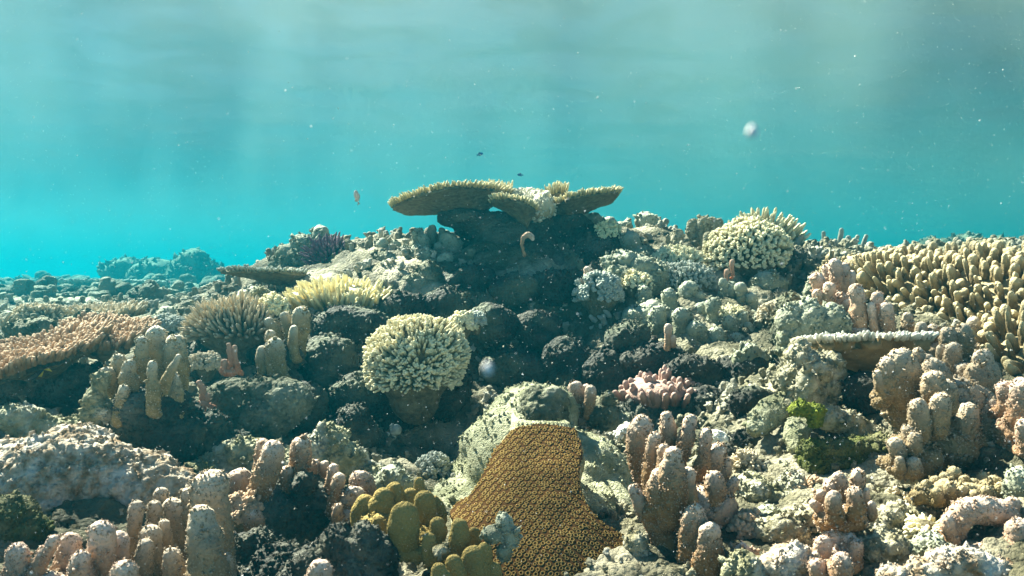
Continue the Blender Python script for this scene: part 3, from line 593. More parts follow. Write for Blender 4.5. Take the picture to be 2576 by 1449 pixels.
# ------------------------------------------------------------------ lumps of the reef face, its shade put into their near-black colour
for u, v, ru, rv, Y, lb in [(1180, 700, 70, 40, 2.75, 'shade painted rock ledge under the left side of the table coral'), (1290, 720, 60, 34, 2.66, 'shade painted rounded rock in the middle of the shaded reef face under the table coral'),
        (1390, 715, 60, 40, 2.7, 'shade painted rock under the right side of the table coral above the cave'), (1240, 800, 60, 44, 2.5, 'shade painted rock hanging over the cave mouth'), (1350, 820, 60, 50, 2.52, 'shade painted rock left of the grey cluster coral'),
        (1130, 760, 60, 40, 2.6, 'shade painted rock above the round cream cauliflower coral'), (1010, 770, 60, 40, 2.6, 'shade painted rock under the yellow branching coral'), (880, 810, 90, 44, 2.5, 'broad shade painted rock face below the yellow branching coral'),
        (1290, 920, 90, 50, 2.45, 'shade painted black rock at the back of the cave behind the pale boulder'), (1420, 900, 60, 60, 2.42, 'shade painted rock in the hollow under the grey cluster coral'), (820, 900, 70, 60, 2.35, 'shade painted rock right of the olive lobed coral'),
        (900, 990, 70, 60, 2.25, 'shade painted rock at the left foot of the round cream cauliflower coral'), (760, 1010, 60, 60, 2.15, 'shade painted rock in the hollow right of the dark ledge'), (1530, 930, 70, 60, 2.35, 'shade painted rock behind the mauve bushy coral'), (1640, 900, 80, 44, 2.32, 'shade painted rock shelf below the lone pale stub'), (1580, 850, 60, 44, 2.38, 'shade painted rock left of the lone pale stub'), (1740, 930, 70, 44, 2.22, 'shade painted rock ledge behind the mauve bushy coral on its right'),
        (1850, 930, 60, 40, 2.24, 'shade painted rock slope under the dark green columns'), (1770, 1010, 60, 40, 2.12, 'shade painted rock right beside the mauve bushy coral'), (1420, 1010, 60, 44, 2.2, 'shade painted rock behind the ear shaped coral'), (1500, 700, 50, 40, 2.74, 'shade painted rock behind the grey cluster coral')]:
    knob_rock('overhang_rock', lb, 'rock', Y, [(u, v, ru*.7, rv*.8), (u-ru*.45, v+rv*.2, ru*.5, rv*.7), (u+ru*.5, v+rv*.15, ru*.5, rv*.75), (u+ru*.1, v+rv*.7, ru*.8, rv*.7)], 'shaderock', .045, 1.1)
# ------------------------------------------------------------------ left middle distance
dome_coral('branching_coral', 'tan branching coral mound with spiky edges below the grey wedge plate coral', 'coral', 590, 832, 2.4, 122, 78, .7, 900, .032, .0058, 'acr_tan', temps=TW, upb=.35)
rock('boulder', 'smooth pale dome of rock rising behind the tan branching coral', 'rock', 2.55, [(640, 778, 56, 58), (690, 790, 36, 50)], 'paleturf', .05, .5)
dome_coral('cluster_coral', 'yellow knobby tuft on the right flank of the pale dome rock', 'coral', 685, 785, 2.42, 40, 44, .7, 260, .022, .0062, 'acr_yellow')
rock('overhang_rock', 'dark rock shelf under the tan branching coral', 'rock', 2.45, [(600, 880, 110, 50), (540, 900, 70, 50), (680, 880, 50, 60)], 'darkturf', .05)
table_coral('plate_coral', 'small brown plate coral with stubby branchlets standing before the hazy far reef', 'coral', 262, 784, 2.9, 90, .10, .012, .05, 330, .030, .0075, 'acr_tan', lean=.9, k=1.3, tilt=(0, .12))
table_coral('plate_coral', 'upper brown plate coral tier behind the ochre finger coral, right of the lower tier', 'coral', 262, 838, 2.2, 104, .14, .022, .06, 700, .024, .0075, 'acr_orange', tilt=(-.05, .2), lean=.8, outline=.3, k=1.5, sd=51)
table_coral('plate_coral', 'lower orange brown plate coral tier cut by the left edge', 'coral', 92, 880, 1.98, 122, .19, .022, .07, 900, .024, .0075, 'acr_orange', tilt=(.10, .24), lean=.8, outline=.34, k=1.5, stalk_off=(.02, .05), sd=43)
rock('overhang_rock', 'dark shaded rock under the two orange brown plate tiers', 'rock', 2.1, [(90, 960, 130, 55), (200, 985, 110, 60), (20, 1000, 70, 60)], 'darkturf', .05)
rock('boulder', 'pale rounded rocks on the rim behind the two orange brown plate tiers', 'rock', 2.6, [(60, 830, 46, 22), (100, 820, 36, 22), (220, 800, 26, 18), (190, 812, 30, 16)], 'turf', .04)
dome_coral('cluster_coral', 'low grey green bumpy coral in the gap behind the ochre finger coral', 'coral', 425, 830, 2.7, 50, 34, .7, 300, .02, .007, 'acr_grey')
finger_coral('branching_coral', 'two thin tan antler branches at the left edge behind the orange brown plate', 'coral', 2.6, [([(10, 830, 5), (14, 805, 5), (28, 785, 4)],), ([(8, 825, 5), (0, 800, 4)],), ([(20, 815, 4), (36, 800, 3), (44, 790, 3)],)], 'acr_tan', rough=.5)
# hazy far reef
knob_rock('far_coral_head', 'tallest of the hazy blue green coral heads behind the grey wedge plate', 'coral', 15.5,
    [(490, 668, 40, 38), (470, 690, 50, 42), (520, 700, 44, 40), (560, 715, 40, 34), (500, 745, 90, 40)], 'far', .33, 1.2, 'hazy coral heads on the far reef', vox=.055)
knob_rock('far_coral_head', 'middle hazy coral head with a rounded crown on the far reef', 'coral', 16,
    [(400, 680, 36, 30), (385, 702, 48, 38), (430, 705, 30, 30), (400, 745, 70, 40)], 'far', .33, 1.2, 'hazy coral heads on the far reef', vox=.055)
knob_rock('far_coral_head', 'left hazy coral head with a flat twin top on the far reef', 'coral', 16.5,
    [(322, 676, 38, 26), (290, 694, 34, 28), (345, 700, 34, 30), (310, 740, 60, 40)], 'far', .33, 1.2, 'hazy coral heads on the far reef', vox=.055)
table_coral('far_table_coral', 'hazy green table coral in front of the far coral heads', 'coral', 290, 714, 10.5, 112, .68, .07, .24, 1100, .047, .025, 'acr_grey', temps=TWF, tilt=(0, -.04))
for k, (u, v, Y, ru, rv, lb) in enumerate([(200, 728, 19, 50, 26, 'faint blue lump left of the hazy table coral on the farthest reef'), (110, 735, 20, 60, 26, 'faint blue lump in the middle of the farthest reef ridge'),
        (30, 745, 17, 60, 30, 'faint blue lump at the left edge of the farthest reef'), (560, 725, 15, 50, 30, 'faint blue lump just left of the grey wedge plate coral'), (150, 765, 10.5, 50, 24, 'hazy low mound between the table coral and the left edge')]):
    knob_rock('far_coral_head', lb, 'coral', Y, [(u-ru*.4, v, ru*.5, rv*.8), (u+ru*.3, v-rv*.2, ru*.5, rv), (u, v+rv*.8, ru, rv)], 'far', .26, 1.3, 'hazy coral heads on the far reef', vox=.055)

# ------------------------------------------------------------------ ochre finger coral on the left
finger_coral('finger_coral', 'tall ochre finger coral with sunlit left edges standing on the left', 'coral', 1.75, [
    ([(330, 1045, 22), (330, 985, 26), (323, 940, 22), (327, 905, 20)], -.02), ([(298, 1010, 18), (295, 950, 17), (298, 890, 15)], .05), ([(350, 1000, 18), (352, 930, 17), (357, 885, 16), (355, 848, 15)], .03),
    ([(395, 1000, 26), (395, 920, 30), (398, 870, 30), (392, 828, 26)], .08, .5), ([(450, 1000, 22), (447, 930, 28), (440, 880, 26), (440, 848, 24)], .06, .5),
    ([(385, 1040, 18), (386, 980, 18), (382, 940, 13), (386, 910, 11)], -.07), ([(405, 1010, 16), (418, 960, 13), (440, 915, 9), (452, 892, 6)], -.03),
    ([(270, 1020, 18), (270, 960, 18), (272, 925, 17)], .03), ([(430, 1060, 30), (428, 990, 30), (432, 940, 20)], -.01, .7), ([(300, 1060, 20), (308, 1010, 18), (312, 970, 14)], -.06)],
    'column', base=[(380, 1030, 90, 60), (350, 1080, 80, 50), (430, 1100, 70, 60)], basemat='darkturf')
knob_rock('encrusting_coral', 'pale ruffled coral crust at the foot of the ochre finger coral', 'coral', 1.72, [(252, 965, 22, 30), (240, 1000, 28, 30), (262, 1030, 30, 26), (230, 1050, 24, 24)], 'paleturf', .022, 1.4)
rock('ledge_rock', 'low sunlit turf ridge at the left edge above the big pale boulder', 'rock', 1.75, [(30, 1050, 80, 30), (100, 1080, 80, 26), (210, 1075, 90, 24), (300, 1085, 50, 22), (355, 1060, 30, 40)], 'paleturf', .025, 1.2)
rock('boulder', 'broad sunlit pale pink knobbly boulder filling the left foreground', 'rock', 1.5,
    [(60, 1220, 150, 95), (200, 1200, 150, 105, .02), (330, 1215, 110, 80, .03), (420, 1230, 60, 45, .03), (120, 1290, 160, 60, -.05)], 'brightcrust', .032, 1.25, vox=.0035)
rock('overhang_rock', 'shaded mossy rock edge below the big pale boulder at the left edge', 'rock', 1.3, [(20, 1300, 60, 50), (60, 1340, 60, 40)], 'moss', .03)
rock('ledge_rock', 'dark ledge with a sunlit turf crest right of the ochre finger coral', 'rock', 2.05, [(580, 1000, 60, 46), (650, 990, 60, 36), (540, 1040, 60, 60), (640, 1050, 90, 60), (720, 1010, 60, 50)], 'turf', .035, .9)
finger_coral('sponge', 'cluster of short orange sponge columns against the dark ledge', 'sponge', 1.98, [([(578, 930, 9), (580, 900, 7), (576, 862, 6)],), ([(600, 935, 7), (592, 905, 6), (590, 870, 4)],), ([(560, 935, 8), (566, 905, 7)],)], 'orange', rough=1.6, base=[(580, 938, 22, 9)])
finger_coral('sponge', 'small drooping pink orange sponge below and left of the orange sponge cluster', 'sponge', 1.98, [([(512, 1010, 8), (510, 980, 7), (500, 958, 5)],), ([(516, 1015, 6), (524, 990, 5)],)], 'orange', rough=1.6, base=[(512, 1018, 16, 12), (528, 1026, 16, 8)])
rock('overhang_rock', 'dark sloping rock with a thin lit edge between the ochre finger coral and the cave', 'rock', 1.85, [(470, 1080, 50, 70), (530, 1100, 50, 60), (440, 1130, 70, 50), (570, 1130, 50, 40)], 'darkturf', .04)
rock('ledge_rock', 'pale green turf ridge rising from the dark hollow in the lower left', 'rock', 1.72, [(835, 1115, 40, 36), (800, 1150, 50, 50), (870, 1165, 50, 50), (930, 1210, 50, 40), (610, 1140, 60, 36), (560, 1175, 60, 36), (690, 1170, 60, 40)], 'paleturf', .022, 1.2)
knob_rock('encrusting_coral', 'small grey green knobby clump behind the mustard leather coral', 'coral', 1.66, [(985, 1200, 30, 22), (1012, 1215, 24, 20), (960, 1225, 30, 24)], 'greylobe', .02, 1.5)
knob_rock('boulder_coral', 'dim rounded brown coral in the dark hollow behind the small fish', 'coral', 2.1, [(890, 1070, 46, 52), (900, 1100, 50, 40)], 'darkturf', .03, .5)

# ------------------------------------------------------------------ foreground fingers, lower left
finger_coral('finger_coral', 'pink brown finger coral in the bottom left corner with chunky bent fingers', 'coral', 1.12, [
    ([(30, 1500, 34), (38, 1440, 30), (46, 1372, 27)], 0), ([(70, 1480, 28), (95, 1420, 20), (140, 1350, 16)], .0), ([(150, 1480, 36), (165, 1410, 28), (183, 1348, 20)], .03),
    ([(245, 1500, 40), (250, 1420, 36), (252, 1318, 34)], .0, .7), ([(298, 1480, 26), (300, 1410, 26), (299, 1344, 22)], .03), ([(320, 1520, 38), (312, 1470, 34), (308, 1416, 32)], -.06),
    ([(200, 1490, 40), (205, 1430, 30), (208, 1390, 22)], -.03)], 'pink', base=[(100, 1500, 100, 50), (250, 1510, 120, 50)], basemat='finger')
finger_coral('finger_coral', 'grey brown finger coral of small rounded knobs left of the tall double pillar', 'coral', 1.22, [
    ([(340, 1450, 22), (336, 1350, 18), (346, 1262, 20)], .02), ([(392, 1420, 20), (390, 1320, 18), (386, 1262, 18)], .05), ([(408, 1350, 18), (406, 1290, 16), (406, 1231, 19)], .1),
    ([(478, 1360, 18), (474, 1290, 15), (471, 1232, 17)], .08), ([(390, 1460, 30), (385, 1380, 28), (381, 1330, 26)], -.03), ([(420, 1420, 22), (415, 1350, 20), (412, 1310, 16)], .0),
    ([(355, 1480, 24), (362, 1410, 20), (371, 1358, 16)], -.06), ([(440, 1480, 30), (436, 1430, 26), (432, 1384, 22)], -.08), ([(440, 1400, 40), (435, 1330, 36), (440, 1262, 26)], .08, .5)],
    'lobe', base=[(400, 1450, 80, 60, .05), (440, 1350, 40, 70, .1)], basemat='finger')
finger_coral('finger_coral', 'tall smooth double pillar coral with swollen tops in the lower left foreground', 'coral', 1.15, [
    ([(545, 1500, 44), (545, 1400, 38), (540, 1310, 34), (530, 1260, 40), (537, 1189, 44)], .05, .85), ([(520, 1510, 56), (522, 1440, 52), (512, 1350, 36), (507, 1281, 26)], -.04, .8),
    ([(560, 1500, 30), (566, 1440, 26), (560, 1400, 20)], .0)], 'lobe', base=[(530, 1500, 70, 40)])
dome_coral('cluster_coral', 'small orange tufted coral in the gap right of the tall double pillar', 'coral', 610, 1292, 1.4, 50, 46, .8, 420, .018, .0042, 'acr_orange')
finger_coral('finger_coral', 'row of upright mauve fingers rising from a dark rock wall', 'coral', 1.42, [
    ([(640, 1300, 28), (655, 1230, 30), (680, 1170, 30), (690, 1120, 27)], .0, .8), ([(650, 1240, 20), (656, 1180, 20), (663, 1107, 19)], .06), ([(745, 1230, 24), (752, 1160, 26), (764, 1104, 25)], .05, .8),
    ([(720, 1240, 14), (720, 1176, 13)], .03), ([(795, 1220, 14), (793, 1156, 11)], .1), ([(818, 1230, 12), (815, 1159, 10)], .1), ([(826, 1280, 18), (832, 1220, 15), (842, 1169, 14)], .05),
    ([(836, 1290, 18), (846, 1240, 16), (856, 1192, 14)], .0), ([(602, 1260, 30), (602, 1184, 29)], .12), ([(640, 1330, 24), (638, 1290, 22)], -.04)],
    'finger', base=[(720, 1300, 100, 70, .04), (680, 1370, 90, 90, .02), (790, 1290, 60, 70, .06), (766, 1215, 30, 26, .02)], basemat='darkturf')
finger_coral('finger_coral', 'brown short fingers fanned out above the mustard leather coral', 'coral', 1.42, [
    ([(935, 1280, 26), (915, 1230, 26), (897, 1192, 22)], .06, .7), ([(880, 1340, 34), (885, 1280, 38), (895, 1225, 28)], .0, .7), ([(850, 1330, 18), (848, 1300, 16), (851, 1268, 13)], -.03), ([(860, 1330, 28), (866, 1280, 24), (872, 1248, 20)], .01)],
    'finger', base=[(895, 1320, 56, 40)])
# turf-covered lump in front
knob_rock('boulder', 'dark grey fuzzy rock with a crumbly crest in the lower middle foreground', 'rock', 1.2, [(914, 1360, 46, 48), (860, 1370, 46, 46), (955, 1390, 40, 44), (800, 1420, 50, 46), (880, 1450, 110, 60), (760, 1470, 60, 50)], 'darkturf', .018, 1.3)
finger_coral('finger_coral', 'single small pink knob at the bottom edge in front of the dark fuzzy rock', 'coral', 1.08, [([(806, 1490, 24), (806, 1418, 26)],), ([(780, 1490, 16), (784, 1436, 14)],)], 'pink')
rock('overhang_rock', 'dark turf wall beneath the mauve fingers in the foreground', 'rock', 1.25, [(640, 1400, 56, 60, .03), (700, 1430, 70, 60), (640, 1470, 80, 60)], 'darkturf', .025)

# ------------------------------------------------------------------ mustard leather coral
def L(u, v, r, u2, v2, r2, dY=0, fl=.6): return ([(u, v, r), ((u+u2)/2, (v+v2)/2, (r+r2)/2*1.08), (u2, v2, r2)], dY, fl)
finger_coral('leather_coral', 'mustard yellow leather coral of thick smooth lobes beside the star coral', 'coral', 1.24, [
    ([(915, 1330, 30), (912, 1290, 34), (925, 1248, 28)], .06, .6), ([(965, 1320, 36), (962, 1270, 40), (968, 1232, 28)], .05, .6), ([(1000, 1310, 34), (996, 1250, 34), (989, 1216, 24)], .07, .6),
    L(1055, 1290, 16, 1054, 1202, 13, .08), L(1070, 1330, 30, 1067, 1238, 28, .04), ([(1020, 1380, 34), (1014, 1330, 44), (1018, 1268, 36)], -.03, .55), L(950, 1350, 16, 950, 1302, 14, .0),
    ([(1100, 1370, 20), (1102, 1335, 25), (1100, 1303, 20)], -.0, .7), L(1085, 1410, 20, 1077, 1342, 18, -.05, .8), ([(1155, 1400, 28), (1158, 1355, 30), (1154, 1307, 20)], -.02, .7),
    L(1195, 1380, 18, 1192, 1327, 17, .02), ([(1195, 1480, 40), (1195, 1430, 46), (1190, 1378, 32)], -.05, .6), L(1222, 1420, 18, 1219, 1366, 18, -.05), ([(1150, 1480, 30), (1145, 1440, 32), (1138, 1398, 24)], -.09, .7),
    ([(1120, 1490, 26), (1108, 1450, 28), (1098, 1420, 20)], -.12, .7), L(1246, 1470, 18, 1244, 1415, 18, -.05), ([(1040, 1300, 30), (1035, 1260, 30), (1030, 1230, 22)], .07, .6), ([(1105, 1300, 20), (1100, 1270, 18), (1090, 1250, 12)], .09, .7)],
    'mustard', base=[(960, 1340, 55, 40, .04), (1050, 1370, 60, 36, .01), (1150, 1420, 70, 40, .0), (1180, 1480, 80, 40, -.02), (1040, 1395, 40, 18, -.03)], part='lobe', rough=.35, ka=.02)
knob_rock('rubble_lump', 'grey curled dead coral stub between the mustard lobes and the star coral', 'rubble', 1.2, [(1270, 1320, 20, 26), (1240, 1345, 26, 18), (1285, 1350, 18, 26), (1268, 1390, 18, 26)], 'greylobe', .014, 1.2)
knob_rock('rubble_lump', 'small white dead patch nestled among the mustard lobes', 'rubble', 1.17, [(1108, 1386, 20, 14)], 'deadwhite', .012, .8)
# ------------------------------------------------------------------ massive star coral: bare skeleton with a living brown surface
st = thing('star_coral', 'massive boulder coral with a brown polyp studded face and bare pale green sides', 'coral', P(1370, 1440, 1.5))
def smin(a, b, k): h = np.clip(.5+.5*(b-a)/k, 0, 1); return b*(1-h)+a*h-k*h*(1-h)
sk = [ellip(P(1330, 1075, 2.0), (.105, .13, .115)), ellip(P(1300, 1150, 1.9), (.13, .16, .13)), ellip(P(1330, 1250, 1.72), (.17, .17, .16)), ellip(P(1400, 1230, 1.66), (.15, .16, .13)),
      ellip(P(1480, 1260, 1.62), (.12, .14, .12)), ellip(P(1380, 1400, 1.52), (.19, .19, .16)), ellip(P(1520, 1350, 1.55), (.12, .14, .12)), ellip(P(1250, 1270, 1.75), (.15, .16, .12)), ellip(P(1360, 1500, 1.45), (.20, .2, .14)),
      ellip(P(1180, 1260, 1.85), (.10, .12, .07)), ellip(P(1395, 1040, 2.0), (.05, .06, .07))]
sk = [(q[0]+np.array([0, .16, -.03]), q[1], q[2], q[3]) if q[0][:, 1].mean() < 1.85 else (q[0]+np.array([0, -.06, 0]), q[1], q[2], q[3]) for q in sk]
SK = fuse(sk, .009, 10)
SK = disp(SK, [('n', .10, .014), ('n', .03, .011), ('w', .02, .007), ('n', .008, .003)], 8)
SK = crumbs(SK, .0035, .8, 5000)
add('bare_skeleton', SK, MT['skeleton'], st)
turfcap = fuse([ellip(P(1375, 1010, 1.81), (.040, .03, .022)), ellip(P(1350, 1035, 1.80), (.04, .03, .02)), ellip(P(1395, 1040, 1.83), (.028, .03, .02))], .003, 3)
add('turf_patch', disp(turfcap, ops_turf(.02, 1.3), 9), MT['turf'], st)
# living surface: heights of a convex shield following the front of the skeleton, trimmed to the colony's edge
OUT = [(1300,1078),(1356,1070),(1410,1074),(1446,1082),(1464,1122),(1468,1150),(1456,1178),(1458,1234),(1478,1277),(1509,1316),(1548,1338),(1578,1356),(1584,1400),(1592,1470),(1592,1560),(1215,1560),(1225,1470),(1200,1400),(1150,1340),(1132,1300),(1140,1279),(1185,1247),(1215,1201),(1244,1139),(1273,1096)]
op = np.array(OUT, float); m_ = len(op); th_ = np.linspace(0, m_, 720, endpoint=False); i0 = th_.astype(int); f_ = (th_-i0)[:, None]
olp = op[i0 % m_]*(1-f_)+op[(i0+1) % m_]*f_
for _ in range(14): olp = (np.roll(olp, 1, 0)+2*olp+np.roll(olp, -1, 0))/4
cen = np.array([1370., 1320.]); rs = np.linspace(0, 1, 230)
UV = cen+(olp-cen)[None]*rs[:, None, None]
edge = rs[:, None]*np.ones(720)[None]
uu, vv = UV[..., 0].ravel(), UV[..., 1].ravel(); ed = edge.ravel()
# depth: rises away from the viewer towards the top, rounded off at the left and right
Yd = 1.30+.62*np.clip((1500-vv)/430, -.2, 1)**1.35-.0*uu
cx_ = 1330+(vv-1080)*.14; wd = 120+(vv-1080)*.42
Yd += .12*np.clip(np.abs(uu-cx_)/wd, 0, 1.3)**2*(.4+.6*np.clip((vv-1060)/200, 0, 1))
Yd += .05*np.clip((ed-.86)/.14, 0, 1)**2+.004*fbm(np.stack([uu/70, vv/70, uu*0], 1), 4, 2)
Vl = np.stack([(uu-1288)/FU*Yd, Yd, (724.5-vv)/FU*Yd], 1)
Ml = (Vl, grid_q(230, 720), np.zeros((0, 3), int), np.zeros(len(Vl)))
N0 = normals(*Ml[:3]); sg = -1 if (N0[:, 1] > 0).mean() > .5 else 1
Ql = Ml[1] if sg == 1 else Ml[1][:, ::-1]
# cut a disc of fine quads instead of the polar fan so that the polyps keep one size
def inside(px, py, poly):
    c = np.zeros(len(px), bool); j = len(poly)-1
    for i in range(len(poly)):
        xi, yi = poly[i]; xj, yj = poly[j]
        k = ((yi > py) != (yj > py)) & (px < (xj-xi)*(py-yi)/(yj-yi+1e-12)+xi); c ^= k; j = i
    return c
su = 1.4; gu = np.arange(1125, 1600, su); gv = np.arange(1062, 1500, su); GU, GV = np.meshgrid(gu, gv); fu_, fv_ = GU.ravel(), GV.ravel()
def depth(uu, vv):
    cx_ = 1330+(vv-1080)*.14; wd = 120+(vv-1080)*.42
    return 1.24+.33*np.clip((1500-vv)/430, 0, 1)**1.35+.055*np.clip(np.abs(uu-cx_)/wd, 0, 1.5)**2*(.4+.6*np.clip((vv-1060)/200, 0, 1))+.004*fbm(np.stack([uu/70, vv/70, uu*0], 1), 4, 2)
dd = np.min(np.hypot(fu_[:, None]-olp[None, ::6, 0], fv_[:, None]-olp[None, ::6, 1]), axis=1); ins = inside(fu_, fv_, olp[::3])
sdist = np.where(ins, dd, -dd)+3*fbm(np.stack([fu_/14, fv_/14, fu_*0], 1), 14, 2)
Y0 = depth(fu_, fv_)
Vf = np.stack([(fu_-1288)/FU*Y0, Y0, (724.5-fv_)/FU*Y0], 1)
ng = len(gu); Qf = grid_q(len(gv), ng, False)
Nf = normals(Vf, Qf, np.zeros((0, 3), int)); 
if Nf[:, 1].mean() > 0: Qf = Qf[:, ::-1]; Nf = -Nf
# polyps: jittered hexagonal rows laid on the curved surface by true distance
from mathutils.kdtree import KDTree
pp = []; sp = .0108
vv_ = 1050.; row = 0
while vv_ < 1510:
    Yr = depth(np.array([1350.]), np.array([vv_]))[0]; dv_px = sp*.87*FU/Yr
    slope = (depth(np.array([1350.]), np.array([vv_-10]))[0]-Yr)*FU/Yr/10
    dv_px /= math.sqrt(1+slope**2)
    row += 1; u_ = 1110.+(row % 2)*sp*.5*FU/Yr
    while u_ < 1610:
        Yc = depth(np.array([u_]), np.array([vv_]))[0]
        jj = rng.normal(0, .0009, 2)*FU/Yc; pp.append((u_+jj[0], vv_+jj[1])); u_ += sp*FU/Yc
    vv_ += dv_px
pp = np.array(pp); Yp = depth(pp[:, 0], pp[:, 1]); Pp = np.stack([(pp[:, 0]-1288)/FU*Yp, Yp, (724.5-pp[:, 1])/FU*Yp], 1)
kd = KDTree(len(Pp))
for i, q in enumerate(Pp): kd.insert(q, i)
kd.balance()
rn = rng.uniform(.78, 1.15, len(Pp))
near = [kd.find(q) for q in Vf]; dist = np.array([q[2] for q in near])/.0054/np.array([rn[q[1]] for q in near])
prof = np.where(dist < .38, .25, np.exp(-((dist-.56)/.17)**2))         # crater with a raised rim
lift = .010+.0018*prof*np.clip(sdist/6, 0, 1)
ramp_e = np.clip(sdist/7, -3, 1)
Vf2 = Vf+Nf*(lift*np.clip(ramp_e, 0, 1)-.03*np.clip(-ramp_e, 0, 3)-.012*(1-np.clip(ramp_e, 0, 1)))[:, None]
keep = sdist > -3; kq = keep[Qf].all(1); Qk = Qf[kq]; used = np.unique(Qk); mp = -np.ones(len(Vf2), int); mp[used] = np.arange(len(used))
tipf = np.clip(prof, 0, 1)
back = 0
LS = (Vf2[used], mp[Qk], np.zeros((0, 3), int), tipf[used])
m = bpy.data.materials.new('brown_polyp_tissue'); m.use_nodes = True; nn = m.node_tree.nodes; ll = m.node_tree.links; bs = nn['Principled BSDF']; bs.inputs['Roughness'].default_value = .95; bs.inputs['Specular IOR Level'].default_value = .05
at = nn.new('ShaderNodeAttribute'); at.attribute_name = 'tip'; rp = nn.new('ShaderNodeValToRGB')
e = rp.color_ramp.elements; e[0].position = 0; e[0].color = (.07, .034, .011, 1); e[1].position = .9; e[1].color = (.29, .205, .075, 1)
e2 = rp.color_ramp.elements.new(.26); e2.color = (.05, .026, .006, 1); e3 = rp.color_ramp.elements.new(.5); e3.color = (.135, .078, .020, 1)
ll.new(at.outputs['Fac'], rp.inputs[0])
ge = nn.new('ShaderNodeNewGeometry'); tn = nn.new('ShaderNodeTexNoise'); tn.inputs['Scale'].default_value = 14; ll.new(ge.outputs['Position'], tn.inputs['Vector'])
mr = nn.new('ShaderNodeMapRange'); mr.inputs['To Min'].default_value = .6; mr.inputs['To Max'].default_value = 1.35; ll.new(tn.outputs[0], mr.inputs['Value'])
mm = nn.new('ShaderNodeMix'); mm.data_type = 'RGBA'; mm.blend_type = 'MULTIPLY'; mm.inputs[0].default_value = 1; ll.new(rp.outputs[0], mm.inputs[6]); ll.new(mr.outputs[0], mm.inputs[7]); ll.new(mm.outputs[2], bs.inputs['Base Color'])
t2 = nn.new('ShaderNodeTexNoise'); t2.inputs['Scale'].default_value = 500; ll.new(ge.outputs['Position'], t2.inputs['Vector']); bp = nn.new('ShaderNodeBump'); bp.inputs['Strength'].default_value = .3; bp.inputs['Distance'].default_value = .002; ll.new(t2.outputs[0], bp.inputs['Height']); ll.new(bp.outputs[0], bs.inputs['Normal'])
MT['star'] = m
add('living_surface', LS, m, st, label='brown living face covered in ring shaped polyps')
# a slab of skeleton directly behind the living face, so that it has its own body
ku = fv_ < 1e9
Vb = Vf-Nf*.004; kb = (sdist > -40)
Yb = 0
shell_out = np.clip((-sdist)/40, 0, 1)
Vb = Vf-Nf*(.002+.10*shell_out**1.6)[:, None]
Vb = Vb+Nf*(.006*fbm(Vf/.02, 3, 3))[:, None]
kq = kb[Qf].all(1); Qk = Qf[kq]; used = np.unique(Qk); mp = -np.ones(len(Vb), int); mp[used] = np.arange(len(used))
add('bare_rim', (Vb[used], mp[Qk], np.zeros((0, 3), int), np.zeros(len(used))), MT['skeleton'], st)
finger_coral('lobed_coral', 'small brown ear shaped lobed coral beside the top of the pale boulder', 'coral', 1.95, [
    ([(1450, 1070, 18), (1446, 1020, 30), (1448, 964, 24)], 0, .5), ([(1478, 1050, 12), (1484, 1010, 13), (1487, 972, 12)], -.03, .7), ([(1466, 1060, 10), (1470, 1010, 10), (1476, 968, 10)], .03)], 'finger', base=[(1462, 1065, 30, 20)])
knob_rock('rubble_lump', 'pale fuzzy stub with a grey knob right of the ear shaped coral', 'rubble', 1.93, [(1496, 1050, 20, 26), (1530, 1012, 14, 20), (1525, 1050, 34, 30), (1555, 1060, 30, 24)], 'turf', .02, 1.1)

# ------------------------------------------------------------------ mauve branching coral in the hollow
TWB = [twig(60+i, 9, 8, .72, .16) for i in range(8)]
c = P(1668, 992, 2.2); tp = thing('branching_coral', 'mauve bushy coral of blunt branches in the hollow right of the pale boulder', 'coral', c)
add('base', disp(fuse([ellip(c, (.10, .09, .03)), ellip(c-np.array([0, 0, .05]), (.06, .06, .05))], .006, 3), ops_knob(.02), 3), MT['acr_pink'], tp)
x, y = disc_pts(92, .3); pos = c+np.stack([x*.112, y*.10, .02-.03*(x*x+y*y)], 1)
d = np.stack([x*.75, y*.6-.15, np.full(len(x), .95)], 1)+rng.normal(0, .08, (len(x), 3)); pos[:, 2] -= .012
branch_parts(pos, d, 0.056*rng.uniform(.8, 1.15, len(x))*(1-.35*np.hypot(x, y)), .0105, 'acr_pink', tp, 'branch', TWB)
rock('overhang_rock', 'dark mossy rock under the mauve bushy coral', 'rock', 2.15, [(1600, 1050, 60, 36), (1680, 1060, 80, 40), (1760, 1060, 60, 40)], 'darkturf', .03)
